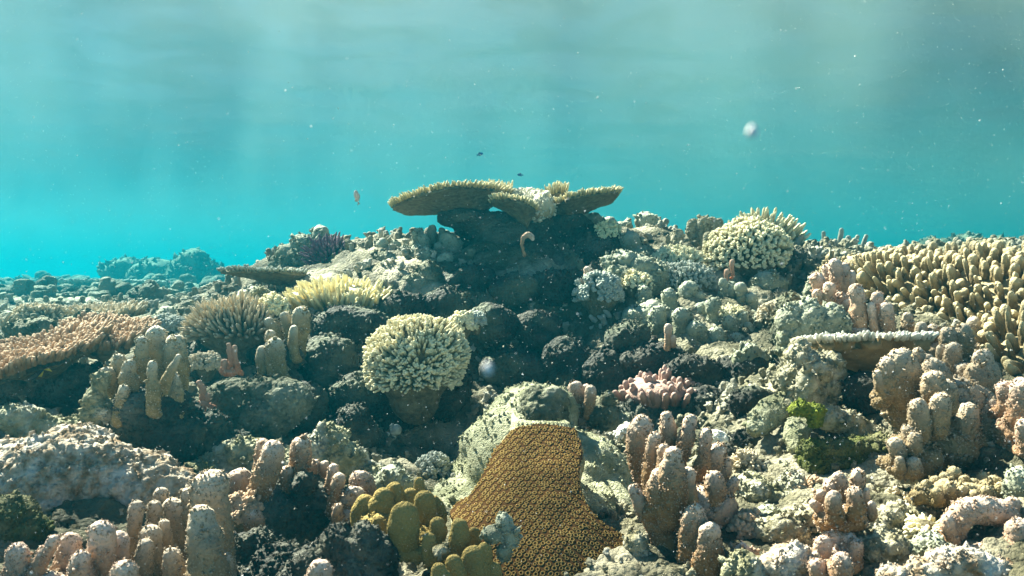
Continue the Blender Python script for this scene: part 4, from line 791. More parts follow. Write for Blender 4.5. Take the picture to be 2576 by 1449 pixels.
# ------------------------------------------------------------------ brown hand-like finger coral, right of the star coral
finger_coral('finger_coral', 'large brown hand shaped finger coral with pale tips right of the star coral', 'coral', 1.36, [
    ([(1640, 1240, 24), (1612, 1180, 26), (1606, 1110, 29), (1620, 1055, 22)], .06), ([(1690, 1230, 20), (1682, 1150, 21), (1680, 1080, 19), (1678, 1036, 17)], .08), ([(1705, 1230, 20), (1712, 1150, 20), (1730, 1090, 20), (1740, 1047, 19)], .06),
    ([(1640, 1250, 20), (1636, 1180, 19), (1642, 1130, 18), (1648, 1088, 17)], .0), ([(1665, 1220, 18), (1668, 1160, 18), (1672, 1120, 17)], -.02), ([(1682, 1300, 36), (1690, 1230, 40), (1690, 1180, 30), (1694, 1130, 21)], -.06),
    ([(1650, 1290, 30), (1648, 1230, 30), (1662, 1180, 22)], -.05, .8), ([(1722, 1280, 30), (1730, 1225, 26), (1736, 1182, 19)], -.05, .8), ([(1680, 1390, 34), (1650, 1330, 26), (1612, 1270, 19), (1588, 1220, 17)], -.04),
    ([(1745, 1260, 22), (1768, 1170, 20), (1778, 1078, 15)], .04), ([(1755, 1270, 24), (1792, 1180, 22), (1812, 1118, 18)], .05), ([(1770, 1280, 22), (1815, 1210, 18), (1830, 1148, 13)], .06), ([(1780, 1280, 24), (1830, 1240, 18), (1854, 1202, 13)], .03),
    ([(1735, 1420, 36), (1740, 1350, 38), (1752, 1272, 28)], -.10, .55), ([(1775, 1440, 34), (1785, 1380, 36), (1784, 1322, 28)], -.12, .6), ([(1790, 1290, 24), (1800, 1240, 24), (1796, 1190, 20)], .0)],
    'finger', base=[(1690, 1300, 62, 60, 0), (1700, 1400, 60, 70, -.02), (1780, 1280, 60, 50, .03), (1740, 1460, 80, 50, -.04)], rough=1.1)
for k, (u, v, lb) in enumerate([(1572, 1088, 'white frilly tuft peeking out left of the brown hand shaped coral'), (1806, 1100, 'white frilly tuft behind the right fingers of the brown hand shaped coral')]):
    dome_coral('frilly_tuft', lb, 'algae', u, v+6, 1.6, 24, 18, .6, 120, .012, .004, 'acr_white', basemat='deadwhite')
rock('boulder', 'crumbly white and pink rubble rock at the lower right foot of the star coral', 'rock', 1.3, [(1600, 1370, 24, 26), (1608, 1420, 34, 40), (1650, 1450, 40, 40)], 'deadwhite', .016, 1.2)
# ------------------------------------------------------------------ right side: lobed corals, bank of knobs
finger_coral('lobed_coral', 'big grey brown lobed coral with rounded rims on the right', 'coral', 1.5, [
    ([(2290, 1010, 34), (2270, 950, 46), (2268, 884, 36)], 0, .5), ([(2240, 1000, 22), (2218, 970, 20), (2208, 934, 14)], .0, .8), ([(2240, 980, 26), (2235, 940, 26), (2230, 905, 20)], .0, .7), ([(2340, 960, 22), (2332, 925, 24), (2330, 892, 20)], .08, .7),
    ([(2355, 1000, 34), (2352, 945, 38), (2350, 902, 30)], .03, .6), ([(2355, 1010, 28), (2352, 975, 32), (2350, 940, 26)], -.05, .7), ([(2390, 1030, 20), (2384, 990, 22), (2382, 958, 18)], -.04), ([(2398, 960, 22), (2398, 910, 26), (2398, 864, 22)], .12, .7),
    ([(2372, 930, 14), (2369, 868, 14)], .14), ([(2480, 1050, 40), (2474, 980, 50), (2470, 930, 46), (2468, 882, 32)], .06, .6), ([(2425, 1040, 30), (2426, 970, 26), (2428, 920, 22)], .1, .7),
    ([(2312, 1100, 22), (2312, 1050, 25), (2311, 1008, 22)], -.08, .8), ([(2365, 1090, 22), (2366, 1040, 27), (2366, 994, 22)], -.08, .7), ([(2290, 1110, 18), (2284, 1070, 18)], -.08), ([(2262, 1160, 18), (2248, 1106, 17)], -.10),
    ([(2266, 1180, 12), (2264, 1148, 11)], -.12), ([(2302, 1190, 17), (2299, 1154, 17)], -.12), ([(2298, 1130, 16), (2304, 1090, 15)], -.1), ([(2430, 1120, 30), (2430, 1060, 32), (2432, 1020, 24)], -.02, .8), ([(2500, 1110, 34), (2498, 1050, 34), (2494, 1010, 24)], .0, .8), ([(2330, 940, 16), (2315, 910, 14), (2305, 880, 14)], .05)],
    'lobe', base=[(2300, 1020, 70, 60, .06), (2400, 1020, 80, 70, .06), (2380, 1110, 90, 60, .02), (2470, 1110, 80, 70, .06), (2310, 1150, 50, 40, -.05)], part='lobe')
finger_coral('finger_coral', 'pink orange knobs at the right edge beside the big lobed coral', 'coral', 1.45, [([(2535, 1030, 22), (2530, 962, 18)], 0), ([(2572, 1060, 34), (2570, 1000, 30), (2568, 958, 26)], -.02), ([(2590, 1130, 26), (2575, 1060, 20)], -.05), ([(2560, 1110, 22), (2562, 1066, 16)], 0)], 'pink', base=[(2570, 1080, 50, 50)])
table_coral('plate_coral', 'shallow bowl shaped plate coral with a mauve rim on the right', 'coral', 2185, 857, 1.85, 142, .12, .024, .065, 900, .018, .0056, 'acr_white', tilt=(.02, -.12), lean=.9, dish=.06, k=1.15, up=(0, -.2, 1), sd=77, outline=.1, pmat='acr_tan')
finger_coral('lobed_coral', 'pink fluted fan coral standing highest on the right bank', 'coral', 2.1, [
    ([(2104, 770, 14), (2088, 720, 17), (2080, 668, 16)], .02, .8), ([(2108, 775, 14), (2104, 715, 17), (2102, 654, 17)], 0, .8), ([(2112, 775, 14), (2118, 720, 16), (2124, 664, 15)], .01, .8), ([(2116, 780, 14), (2132, 730, 14), (2140, 684, 12)], .02, .8),
    ([(2080, 770, 18), (2062, 735, 19), (2050, 690, 19)], -.03, .8), ([(2088, 790, 14), (2086, 745, 15), (2085, 712, 15)], -.07, .8), ([(2062, 780, 12), (2056, 730, 12)], -.06), ([(2128, 800, 14), (2126, 755, 11)], -.05)],
    'pink', base=[(2095, 780, 40, 40)], part='fold')
finger_coral('column_coral', 'thick pink grey column right of the pink fluted fan', 'coral', 1.98, [([(2160, 850, 22), (2156, 780, 23), (2152, 717, 18)], 0, .8), ([(2144, 840, 14), (2140, 780, 12), (2134, 755, 11)], .03)], 'pink', base=[(2155, 850, 34, 26)])
finger_coral('column_coral', 'pink grey split column between the thick column and the knobby bank', 'coral', 1.98, [([(2215, 860, 17), (2210, 790, 18), (2206, 736, 14)], 0, .8), ([(2236, 860, 18), (2234, 800, 20), (2228, 762, 17)], -.03, .8), ([(2200, 850, 12), (2194, 790, 10), (2190, 762, 9)], -.02)], 'pink', base=[(2222, 860, 34, 24)])
kn = [(2284, 850, 785, 15, 2.0), (2318, 860, 812, 12, 1.95), (2349, 870, 816, 15, 1.95), (2385, 880, 826, 19, 1.9), (2427, 880, 815, 20, 1.9), (2450, 870, 800, 15, 2.0)]
finger_coral('column_coral', 'row of short pink grey knobs along the front of the olive bank', 'coral', 1.95, [([(u, v0, r), (u-2, (v0+v1)/2, r*1.1), (u, v1, r)], Y-1.95, .8) for u, v0, v1, r, Y in kn], 'lobe', base=[(2350, 890, 90, 26), (2430, 890, 50, 26)])
# the olive bank: three colonies crowded with knobs
def bank(label, Y, ell, n, r, sd, material='knob', ln=3.0):
    """ell: (u, v, ru, rv, ry): knobs stand on the upper front of an ellipsoid"""
    u, v, ru, rv, ry = ell; c = P(u, v, Y); R = np.array([ru*Y/FU, ry, rv*Y/FU])
    t = thing('knobby_coral', label, 'coral', c-np.array([0, 0, R[2]]))
    add('base', disp(fuse([ellip(c, R*.97, 40, 24)], .01, 1), ops_knob(.03), sd), MT[material], t)
    rg = np.random.default_rng(sd); D = []
    tries = 0; rmin = r*1.85
    P0 = []
    while len(P0) < n and tries < 9000:
        tries += 1
        q = rg.normal(0, 1, 3); q /= np.linalg.norm(q)
        if q[2] < -.55 or q[1] > .45: continue
        p = c+q*R
        if P0 and np.min(np.linalg.norm(np.array(P0)-p, axis=1)) < rmin: continue
        P0.append(p); D.append(q/R)
    P0 = np.array(P0); D = np.array(D); D /= np.linalg.norm(D, axis=1)[:, None]; D += np.array([0, -.1, .75]); 
    k = np.argsort(P0[:, 1]+.5*rg.random(len(P0))*.1); P0, D = P0[k], D[k]
    L_ = r*ln*rg.uniform(.6, 1.4, len(P0)); rd = r*rg.uniform(.55, 1.25, len(P0))
    hm = fbm(P0/.12, sd, 2); L_ = L_*(1+.6*hm); rd = rd*(1+.5*fbm(P0/.09, sd+9, 2)); D = D+rg.normal(0, .14, D.shape)
    a = min(100, len(P0))
    branch_parts(P0[:a]-D[:a]*0, D[:a], L_[:a], rd[:a], material, t, 'knob', TB)
    if len(P0) > a: add('knobs', scatter(P0[a:], D[a:], L_[a:], rd[a:], TB), MT[material], t, kind='stuff')
    return t
def bulb(sd):
    r0 = np.random.default_rng(sd); pth = [(0, 0, 0), (r0.normal(0, .12), r0.normal(0, .12), .5), (r0.normal(0, .2), r0.normal(0, .2), 1.0)]
    # modelled at true proportion (height 2.4 radii), stored with unit height
    pth = [(x*1.0, y*1.0, z*2.4) for x, y, z in pth]; L = [tube(pth, [.85, .95, .85], seg=18, step=.2, ref=(0, 1, 0.01), capr=4)]
    for q in range(2+sd % 3):
        a = r0.uniform(0, 6.28); z = r0.uniform(.6, 2.2); k = r0.uniform(.4, .62); L.append(ellip((math.cos(a)*.8, math.sin(a)*.8, z), (k, k, k*1.3), 12, 8))
    M = fuse(L, .17, 1)
    M = disp(M, [('n', 1.2, .30), ('w', .6, .2)], sd); V = M[0]*np.array([1, 1, 1/2.4]); return (V, M[1], M[2], np.clip(V[:, 2]/1.25, 0, 1))
TB = [bulb(i+1) for i in range(8)]
bank('long olive bank coral crowded with rounded knobs filling the right edge', 2.35, (2470, 862, 220, 205, .42), 800, .0122, 5)
bank('upper olive knobby coral sloping down to the pink columns', 2.5, (2290, 765, 130, 105, .3), 420, .0115, 6)
bank('lower brown part of the knobby bank beside the big lobed coral', 2.0, (2545, 960, 120, 120, .25), 300, .0125, 9, 'knob')
knob_rock('ribbed_coral', 'olive ribbed plate coral with a flat top behind the pink fluted fan', 'coral', 2.6, [(2145, 680, 34, 32), (2185, 685, 36, 36), (2215, 700, 24, 28), (2090, 690, 30, 36)], 'knob', .035, 1.2)
knob_rock('boulder', 'craggy grey rock wall left of the pink fluted fan', 'rock', 1.98, [(1990, 800, 24, 36), (2035, 810, 40, 50), (2080, 820, 40, 50), (1995, 870, 32, 50), (2040, 880, 40, 50)], 'greylobe', .022, 1.7)
rock('boulder', 'smooth turf covered shoulder rock behind the craggy grey wall', 'rock', 2.2, [(1990, 770, 34, 36), (1970, 830, 30, 50)], 'turf', .04, .6)
knob_rock('dead_coral', 'bright white crumbly dead coral column below the bowl shaped plate', 'coral', 1.78, [(2010, 900, 34, 44), (2000, 950, 44, 46), (2040, 930, 44, 50), (2090, 930, 24, 44), (2030, 990, 44, 50), (2085, 990, 30, 50), (2000, 1020, 26, 40)], 'deadwhite', .018, 1.7)
knob_rock('boulder_coral', 'smooth white lump in the middle of the dead coral column', 'coral', 1.68, [(2030, 960, 26, 34), (2020, 985, 22, 30)], 'deadwhite', .02, .5)
finger_coral('spiky_coral', 'far staghorn coral with six thin upright spikes on the right skyline', 'coral', 3.7, [
    ([(2112, 648, 8), (2112, 610, 8), (2118, 574, 6)],), ([(2134, 650, 9), (2134, 620, 9), (2134, 593, 7)],), ([(2148, 650, 7), (2150, 620, 6), (2158, 592, 5)], .03), ([(2165, 650, 7), (2170, 620, 7), (2180, 590, 5)],),
    ([(2078, 640, 6), (2072, 610, 6), (2072, 582, 5)],), ([(2072, 640, 5), (2050, 618, 5), (2040, 604, 4)],), ([(2090, 640, 5), (2104, 622, 5), (2110, 612, 4)], .02), ([(2195, 655, 5), (2204, 632, 4)],), ([(2125, 650, 6), (2126, 606, 5)], .03)],
    'acr_grey', base=[(2085, 650, 30, 20), (2140, 660, 40, 22)], part='spike', rough=.5)
knob_rock('encrusting_coral', 'small white topped coral lump left of the staghorn spikes', 'coral', 3.3, [(2026, 640, 22, 14), (2045, 655, 24, 18), (2060, 650, 18, 18)], 'greylobe', .03, 1.3)
knob_rock('far_coral_head', 'broad hazy dome of far reef above the knobby bank with a pale patch', 'coral', 10.5, [(2420, 640, 66, 46), (2340, 650, 60, 42), (2290, 665, 46, 40), (2480, 665, 60, 40), (2400, 700, 160, 50)], 'far', .22, 1.3, vox=.042)
knob_rock('far_coral_head', 'hazy blue coral head at the far right edge', 'coral', 12.5, [(2530, 640, 40, 34), (2575, 650, 46, 34), (2560, 690, 80, 40)], 'far', .25, 1.2, vox=.045)
knob_rock('far_coral_head', 'low hazy ridge between the staghorn spikes and the far dome', 'coral', 13, [(2230, 690, 40, 26), (2270, 680, 36, 26), (2200, 700, 40, 24)], 'far', .25, 1.2, vox=.045)
# ------------------------------------------------------------------ plates, algae and sand under the dead column
def shelf(name, label, cat, Y, outline, material, th=.010, bow=.02, sd=3, yk=.0009, col=None):
    o = np.array(outline, float); m_ = len(o); k = 160; t_ = np.linspace(0, m_, k, endpoint=False); i0 = t_.astype(int); f_ = (t_-i0)[:, None]
    q = o[i0 % m_]*(1-f_)+o[(i0+1) % m_]*f_
    for _ in range(8): q = (np.roll(q, 1, 0)+2*q+np.roll(q, -1, 0))/4
    cen = q.mean(0); v0, v1 = q[:, 1].min(), q[:, 1].max(); r_ = np.r_[np.linspace(.03, 1, 26)]
    def lay(r, off):
        uv = cen+(q-cen)*r; Yd = Y+(v1-uv[:, 1])*yk+bow*(r**2)*.6+off
        return np.stack([(uv[:, 0]-1288)/FU*Yd, Yd, (724.5-uv[:, 1])/FU*Yd], 1)
    V = np.vstack([lay(r, 0) for r in r_]+[lay(r, th*1.5)+np.array([0, 0, -th]) for r in r_[::-1]])
    Q = grid_q(52, k); M = (V, Q, np.zeros((0, 3), int), np.zeros(len(V)))
    N = normals(*M[:3]); 
    if N[k*5:k*6, 1].mean() > 0: M = (V, Q[:, ::-1], M[2], M[3])
    M = disp(M, [('n', .05, .006), ('w', .016, .0025), ('n', .006, .0015)], sd)
    M = crumbs(M, .0035, .6)
    return add(name, M, MT[material], None, label, cat, loc=P(cen[0], v1, Y))
shelf('shelf_coral', 'long pale green tongue shaped shelf reaching out over the dark hollow', 'coral', 1.7, [(2000, 985), (1960, 985), (1915, 1010), (1885, 1040), (1880, 1075), (1900, 1090), (1935, 1080), (1975, 1050), (2000, 1015)], 'skeleton')
shelf('shelf_coral', 'small pale leaf shaped shelf hanging below the green algae tuft', 'coral', 1.62, [(2000, 1040), (1975, 1065), (1972, 1095), (1990, 1125), (2010, 1132), (2030, 1105), (2044, 1065), (2030, 1050)], 'skeleton', sd=5)
knob_rock('algae_tuft', 'bright green algae tuft at the base of the white dead coral column', 'algae', 1.6, [(2020, 1028, 22, 18), (2048, 1034, 24, 18), (2050, 1056, 16, 18), (2000, 1032, 14, 12)], 'algae', .016, 1.3)
rock('boulder', 'white sand dusted slope behind the mossy ledge', 'rock', 1.66, [(2120, 1060, 60, 28), (2170, 1085, 50, 24), (2080, 1050, 40, 30)], 'deadwhite', .03, .8)
rock('ledge_rock', 'dark green mossy ledge below the white sand dusted slope', 'rock', 1.58, [(2060, 1130, 50, 26), (2120, 1130, 60, 26), (2190, 1118, 60, 24), (2050, 1170, 40, 40), (2130, 1160, 80, 30)], 'moss', .022, 1.2)
finger_coral('finger_coral', 'small brown fan of fingers on the bright rubble at the lower right', 'coral', 1.24, [
    ([(2122, 1290, 22), (2115, 1240, 22), (2107, 1190, 20)], .03, .7), ([(2108, 1290, 18), (2096, 1250, 18), (2083, 1212, 17)], .03, .8), ([(2096, 1300, 18), (2074, 1262, 17), (2054, 1236, 16)], .02, .8), ([(2090, 1305, 14), (2060, 1280, 13), (2040, 1260, 11)], .0),
    ([(2156, 1290, 18), (2157, 1240, 15), (2158, 1184, 16)], .04), ([(2150, 1300, 22), (2152, 1262, 23), (2151, 1226, 20)], -.03), ([(2105, 1310, 24), (2096, 1275, 24), (2100, 1238, 18)], -.03, .8), ([(2196, 1300, 12), (2192, 1262, 10)], 0), ([(2176, 1300, 12), (2180, 1230, 8)], .03)],
    'finger', base=[(2120, 1310, 60, 30)])
finger_coral('lobed_coral', 'round pink brown cabbage shaped lobe at the bottom right of the rubble', 'coral', 1.2, [
    ([(2080, 1420, 30), (2066, 1395, 26), (2075, 1352, 22)], 0, .8), ([(2100, 1420, 34), (2094, 1380, 30), (2100, 1336, 24)], .03, .8), ([(2125, 1420, 32), (2132, 1380, 28), (2135, 1342, 22)], .02, .8), ([(2145, 1420, 24), (2155, 1385, 20), (2156, 1358, 16)], 0, .8), ([(2120, 1440, 24), (2120, 1396, 20)], -.07, .9), ([(2060, 1450, 24), (2052, 1410, 18)], -.04)],
    'pink', base=[(2110, 1415, 50, 40, .02)], part='lobe')
# big curled cup, far lower right
Yc = 1.2; cc_ = P(2472, 1325, Yc); rimp = [(2405, 1375, 26), (2400, 1325, 32), (2425, 1290, 34), (2470, 1282, 36), (2520, 1290, 36), (2548, 1320, 34)]
finger_coral('lobed_coral', 'large curled ring shaped coral in the lower right corner', 'coral', Yc, [
    (rimp, .02, .9), ([(2490, 1410, 30), (2545, 1400, 36), (2570, 1360, 36), (2560, 1310, 30)], -.03, .9), ([(2440, 1400, 26), (2470, 1392, 24), (2520, 1385, 22)], -.02, .9), ([(2400, 1370, 16), (2385, 1320, 17), (2386, 1296, 15)], .0), ([(2520, 1300, 20), (2545, 1268, 20), (2560, 1262, 18)], .03)],
    'pink', base=[(2475, 1345, 75, 62, .05, .6), (2450, 1420, 80, 30, .0)], basemat='finger', part='fold')
finger_coral('boulder_coral', 'pale green grey rounded lobe cut by the right edge', 'coral', 1.3, [([(2580, 1300, 36), (2568, 1240, 38), (2570, 1182, 34)], 0, .8)], 'greylobe', base=[(2590, 1290, 40, 30)], part='lobe')
knob_rock('boulder_coral', 'bright pinkish smooth mound at the bottom right corner', 'coral', 1.12, [(2417, 1415, 90, 36), (2350, 1440, 70, 34), (2480, 1440, 80, 40), (2252, 1455, 36, 26)], 'brightcrust', .02, .9)
finger_coral('knobby_coral', 'cluster of short olive knobs below the big lobed coral', 'coral', 1.3, [([(u, v+34, r*1.1), (u+q, v, r)], dy) for u, v, r, q, dy in
    [(2330, 1210, 11, 3, 0), (2352, 1200, 12, 2, .02), (2376, 1190, 14, 0, .03), (2400, 1180, 16, 2, .05), (2425, 1195, 14, 3, .03), (2450, 1205, 15, 0, .03), (2474, 1190, 15, 2, .05), (2500, 1200, 14, 0, .04), (2520, 1215, 13, 2, .02), (2390, 1215, 13, 0, -.02), (2420, 1225, 14, 0, -.02), (2450, 1235, 12, 0, -.03), (2480, 1225, 13, 0, -.02), (2360, 1228, 11, 0, -.03), (2310, 1225, 10, 0, 0)]],
    'knob', base=[(2400, 1245, 110, 28)], part='knob')
dome_coral('cluster_coral', 'brown knobby clump at the lower right of the brown hand shaped coral', 'coral', 1885, 1345, 1.35, 48, 60, .7, 330, .020, .0062, 'acr_orange', clump=.3)
rock('boulder', 'bright crumbly rubble mound in the lower right foreground', 'rock', 1.32, [(1960, 1330, 70, 34), (2010, 1380, 80, 40), (1950, 1420, 80, 40), (2060, 1290, 60, 30), (2220, 1340, 90, 40), (2280, 1300, 80, 36), (2200, 1400, 90, 40), (2330, 1350, 70, 40)], 'deadwhite', .018, 1.5, vox=.004)
rock('boulder', 'yellowish turf slope right of the brown hand shaped coral', 'rock', 1.5, [(1890, 1240, 50, 40), (1950, 1260, 60, 40), (1990, 1220, 40, 30)], 'paleturf', .022, 1.1)

for u, v, ru, rv, Y, lb in [(1890, 1010, 60, 44, 1.95, 'shade painted rock in the hollow behind the long pale tongue shelf'), (1900, 1110, 60, 40, 1.8, 'shade painted rock below the long pale tongue shelf'), (1970, 1130, 50, 44, 1.76, 'shade painted rock behind the small leaf shaped shelf'),
        (1830, 1150, 40, 40, 1.75, 'shade painted rock right behind the brown hand shaped coral'), (1830, 1010, 60, 50, 2.15, 'shade painted rock between the mauve bushy coral and the dead column'), (2180, 980, 60, 50, 1.75, 'shade painted rock under the bowl shaped plate'), (1900, 930, 60, 50, 2.2, 'shade painted rock left of the white dead coral column')]:
    knob_rock('overhang_rock', lb, 'rock', Y, [(u, v, ru*.7, rv*.8), (u-ru*.45, v+rv*.2, ru*.5, rv*.7), (u+ru*.5, v+rv*.15, ru*.5, rv*.75), (u+ru*.1, v+rv*.7, ru*.8, rv*.7)], 'shaderock', .04, 1.1)  # shade of the hollows put into the rock colour
for u, v, ru, rv, Y, m_, lb in [(2330, 1290, 90, 34, 1.36, 'brightcrust', 'bright knobbly crust below the cluster of short olive knobs'), (2230, 1250, 60, 30, 1.5, 'paleturf', 'pale turf hummock right of the small brown finger fan'), (1990, 1410, 80, 44, 1.2, 'brightcrust', 'pale pink crumbly mound left of the cabbage shaped lobe'),
        (2230, 1370, 70, 40, 1.22, 'deadwhite', 'white crumbly mound right of the cabbage shaped lobe'), (1870, 1430, 60, 44, 1.2, 'paleturf', 'pale green hummock at the bottom edge right of the brown hand shaped coral'), (2340, 1380, 60, 40, 1.2, 'greylobe', 'grey knobbly mound left of the big curled coral')]:
    knob_rock('rubble_mound', lb, 'rubble', Y, [(u, v, ru*.7, rv*.8), (u-ru*.45, v+rv*.3, ru*.5, rv*.7), (u+ru*.5, v+rv*.25, ru*.5, rv*.75), (u+ru*.1, v+rv*.7, ru*.8, rv*.7)], m_, .02, 1.5, vox=.003, fz=1.6)
# ------------------------------------------------------------------ loose growth over the seabed: uncountable knobs and rubble
def cover():
    n = 8000; rg = np.random.default_rng(21)
    # equal density as seen over the near reef: sample terrain vertices, weight nearer ones less
    V = TERR; y = V[:, 1]; ok = (y > .9) & (y < 5.2) & (np.abs(V[:, 0]) < .8*y); ix = np.where(ok)[0]
    w = y[ix]**1.2; cl = fbm(V[ix]/.22, 77, 2); w = w*np.clip(cl+.25, 0, 1); ix = rg.choice(ix, n, p=w/w.sum()); p = V[ix]
    r = .0075*rg.uniform(.4, 1.5, n)*np.clip(p[:, 1]/2, .7, 1.6); d = rg.normal(0, .35, (n, 3))+np.array([0, -.1, 1])
    M = scatter(p-d*0.002, d, r*rg.uniform(1.2, 2.6, n), r*.8, TB[:3]+TK); return M
add('knobby_ground_cover', cover(), MT['rubble'], None, 'small pale knobs and rubble growing all over the reef floor', 'ground cover', 'stuff')

def far_cover():
    rg = np.random.default_rng(31); V = TERR; y = V[:, 1]; ok = (y > 5.2) & (y < 26) & (np.abs(V[:, 0]) < .8*y); ix = np.where(ok)[0]
    w = np.clip(fbm(V[ix]/1.5, 41, 2)+.15, 0, 1)*y[ix]**.3; ix = rg.choice(ix, 2400, p=w/w.sum()); p = V[ix]; n = len(p)
    r = .0065*p[:, 1]*rg.uniform(.2, 1.3, n)**1.6; d = rg.normal(0, .25, (n, 3))+np.array([0, 0, 1])
    return scatter(p, d, r*rg.uniform(.8, 2.0, n), r, TB+TK)
add('distant_reef_growth', far_cover(), MT['far'], None, 'hazy lumps of coral covering the distant reef floor', 'coral', 'stuff')

# ------------------------------------------------------------------ smaller colonies that crowd the gaps
for kind, u, v, Y, ru, rv, m_, lb in [
    ('c', 1840, 800, 2.55, 40, 30, 'acr_cream', 'cream tufted coral among the dark green columns'),
    ('k', 1930, 720, 2.8, 50, 34, 'greylobe', 'grey lumpy coral below the cauliflower dome on its right'), ('c', 1950, 800, 2.5, 44, 34, 'acr_tan', 'tan tufted coral left of the craggy grey wall'),
    ('k', 1890, 900, 2.2, 46, 34, 'greylobe', 'rounded grey green coral left of the white dead column'), 
    ('c', 1880, 1170, 1.62, 40, 28, 'acr_tan', 'tan tufted coral below the long pale tongue shelf'), ('k', 1960, 1190, 1.6, 50, 30, 'paleturf', 'pale lumpy coral left of the mossy ledge'),
    ('c', 2010, 1230, 1.5, 40, 26, 'acr_orange', 'brown tufted coral left of the small brown finger fan'), ('c', 2240, 1190, 1.55, 46, 28, 'acr_grey', 'grey tufted coral below the small knobs of the big lobed coral'), ('k', 1930, 1300, 1.4, 46, 28, 'greylobe', 'grey lumpy coral right of the brown knobby clump'),
    ('c', 2290, 1250, 1.42, 40, 26, 'acr_tan', 'tan tufted coral left of the cluster of short olive knobs'), ('k', 2540, 1200, 1.5, 50, 30, 'knob', 'olive lumpy coral behind the pale lobe at the right edge'), ('c', 2010, 1330, 1.32, 40, 28, 'acr_cream', 'cream tufted coral behind the cabbage shaped lobe'),
    ('c', 2200, 1310, 1.34, 44, 28, 'acr_pink', 'mauve tufted coral right of the cabbage shaped lobe'), ('c', 2330, 1330, 1.26, 40, 26, 'acr_cream', 'cream tufted coral left of the big curled coral'), ('k', 1870, 1395, 1.25, 40, 30, 'pink', 'pink lumpy coral at the right foot of the brown hand shaped coral'),
    ('c', 520, 920, 2.15, 40, 30, 'acr_tan', 'tan bushy coral left of the orange sponge cluster'),
    ('k', 420, 800, 3.1, 44, 26, 'greylobe', 'grey green lump behind the low bumpy coral'), ('c', 100, 790, 3.2, 60, 22, 'acr_tan', 'tan low bushy coral left of the small brown plate coral'), ('k', 380, 740, 4.4, 50, 26, 'far', 'hazy green lump right of the small brown plate coral'),
    ('k', 480, 1190, 1.62, 46, 30, 'moss', 'mossy lump right of the broad pale pink boulder'), ('c', 1090, 1180, 1.9, 40, 26, 'acr_grey', 'dim grey bushy coral at the left foot of the pale boulder'), ('k', 1040, 700, 2.85, 40, 30, 'greylobe', 'grey green lumpy coral under the left wing of the table coral'),
    ('c', 1600, 720, 2.66, 44, 34, 'acr_cream', 'cream knobby coral in the middle of the grey green lumpy mass'), ('k', 2070, 720, 2.6, 44, 40, 'greylobe', 'grey green lump left of the pink fluted fan')]:
    if kind == 'c': dome_coral('cluster_coral', lb, 'coral', u, v, Y, ru, rv, .8, 420, .020, .0042 if Y < 1.7 else .0056, m_, temps=TW+TK if len(lb) % 2 else TK, clump=.4)
    else: knob_rock('encrusting_coral', lb, 'coral', Y, [(u, v, ru*.6, rv*.9), (u-ru*.5, v+rv*.2, ru*.45, rv*.7), (u+ru*.5, v+rv*.15, ru*.45, rv*.75), (u+ru*.1, v+rv*.6, ru*.8, rv*.6)], m_, .03, 1.4)
# ------------------------------------------------------------------ fish
def fish(label, u, v, Y, length, hk, wk, yaw, roll, cols, pitch=0, tail=.28, group=None):
    """length in metres; heading along +X before yaw; body, tail fin, dorsal and anal fins, eyes"""
    t = thing('fish', label, 'fish', P(u, v, Y))
    mb = mat('fish_scales', cols[0], cols[1], None, sc=90, bump=.1, bsc=900, rough=.35, spec=.5); mf = mat('fish_fin', cols[2], cols[2], None, bump=.1, rough=.5)
    me_ = mat('fish_eye', (.01, .01, .01), (.015, .015, .015), None, bump=0, rough=.2)
    s = np.linspace(0, 1, 22); L_ = length
    x = (.5-s)*L_*.78+.1*L_; hh = L_*hk*np.sin(np.clip(s*1.02, 0, 1)*math.pi)**.62*(1-.45*s)+L_*.018; ww = hh*wk
    a = np.linspace(0, 2*math.pi, 18, endpoint=False)
    V = np.stack([x[:, None]*np.ones(18), ww[:, None]*np.cos(a), hh[:, None]*np.sin(a)], -1).reshape(-1, 3)
    V = np.vstack([V, [x[0]+L_*.01, 0, 0], [x[-1], 0, 0]]); j = np.arange(18); Q = grid_q(22, 18); T = np.vstack([np.stack([(j+1) % 18, j, np.full(18, 396)], 1), np.stack([21*18+j, 21*18+(j+1) % 18, np.full(18, 397)], 1)])
    R = (Matrix.Rotation(yaw, 3, 'Z')@Matrix.Rotation(pitch, 3, 'Y')@Matrix.Rotation(roll, 3, 'X')); Rn = np.array(R); o = P(u, v, Y)
    add('body', (V@Rn.T+o, Q, T, np.zeros(len(V))), mb, t)
    def fin(pts, name):
        p = np.array([(q[0]*L_, 0, q[1]*L_) for q in pts]); k = len(p); c = p.mean(0)
        Vf = np.vstack([p+[0, L_*.006, 0], p-[0, L_*.006, 0], [c+[0, L_*.012, 0]], [c-[0, L_*.012, 0]]]); i = np.arange(k); n_ = (i+1) % k
        Tf = np.vstack([np.stack([i, n_, np.full(k, 2*k)], 1), np.stack([n_+k, i+k, np.full(k, 2*k+1)], 1)]); Qf_ = np.stack([n_, i, i+k, n_+k], 1)
        add(name, (Vf@Rn.T+o, Qf_, Tf, np.zeros(len(Vf))), mf, t)
    fin([(-.27, .03), (-.5, tail*.62), (-.44, 0), (-.5, -tail*.62), (-.27, -.03)], 'tail_fin')
    fin([(.2, hk*.75), (.08, hk*1.22), (-.12, hk*1.12), (-.26, hk*.35), (-.1, hk*.6)], 'dorsal_fin')
    fin([(.0, -hk*.8), (-.1, -hk*1.2), (-.26, -hk*.35), (-.12, -hk*.5)], 'anal_fin')
    for sgn in (-1, 1): add('eye', (lambda m_: (m_[0]@Rn.T+o, m_[1], m_[2], m_[3]))(ellip((.36*L_, sgn*L_*hk*wk*.62, .25*hk*L_), (L_*.022, L_*.012, L_*.022), 10, 6)), me_, t)
    return t
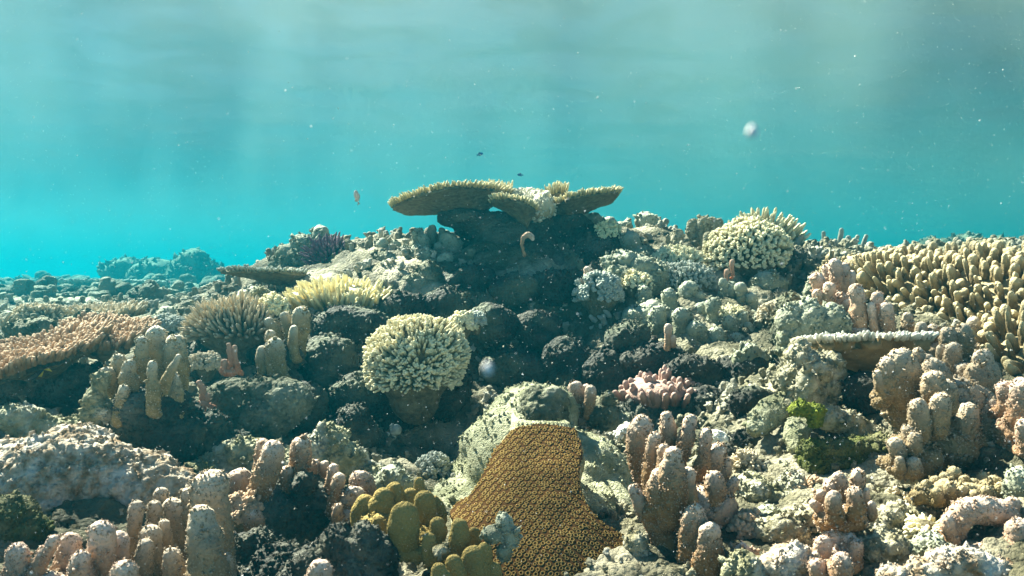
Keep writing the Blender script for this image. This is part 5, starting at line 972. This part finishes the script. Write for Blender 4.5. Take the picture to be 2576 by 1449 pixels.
fish('small silvery pink fish hovering alone in open water left of the table coral', 898, 497, 3.0, .060, .30, .36, math.radians(250), 0, ((.45, .42, .45), (.6, .55, .56), (.35, .3, .33)), pitch=math.radians(-62))
fish('small dark blue fish with a pale face in the dark hollow below the cream cauliflower', 992, 1084, 1.75, .034, .42, .3, math.radians(20), 0, ((.06, .09, .10), (.14, .18, .18), (.12, .16, .16)), pitch=math.radians(-25))
fish('dark fish with a yellow tail sheltering under the orange brown plate at the left edge', 92, 938, 1.9, .075, .16, .4, math.radians(172), 0, ((.02, .03, .04), (.04, .06, .07), (.55, .45, .08)), pitch=math.radians(28), tail=.34)
fish('tiny faint blue fish high in open water above the table coral', 1207, 388, 4.6, .045, .22, .35, math.radians(30), 0, ((.03, .10, .32), (.05, .16, .42), (.05, .12, .3)), pitch=math.radians(-20))
fish('tiny faint blue fish just above the middle of the table coral', 1309, 440, 4.9, .040, .24, .35, math.radians(200), 0, ((.03, .10, .30), (.05, .16, .40), (.05, .12, .3)))
# ------------------------------------------------------------------ drifting matter
rg = np.random.default_rng(5)
FL = FLK
n = 15000; Ys = .35+3.6*rg.random(n)**.8; u = rg.uniform(-200, 2776, n); v = rg.uniform(-60, 1500, n)
pos = np.stack([(u-1288)/FU*Ys, Ys, (724.5-v)/FU*Ys], 1)
gz = ground_z(pos[:, 0], pos[:, 1]); pos = pos[(pos[:, 2] > gz+.06) & (pos[:, 2] < 1.05)]; rad = np.exp(rg.normal(-7.75, .42, len(pos)))*np.clip(pos[:, 1]/1.8, .5, 1.4)
add('marine_snow', scatter(pos, rg.normal(0, 1, (len(pos), 3)), rad, rad, FL), MT['snow'], None, 'tiny white specks drifting everywhere in the water', 'particles', 'stuff')
for (u, v, lb) in [(1893, 330, 'large blurred white particle floating in the open water on the right'), (1228, 928, 'large blurred white particle floating in front of the dark cave')]:
    add('drifting_particle', disp(ellip(P(u, v, .13), (.0008, .0007, .0010), 12, 8), [('n', .0008, .0003)], 3), MT['snow'], None, lb, 'particle', loc=P(u, v, .13))
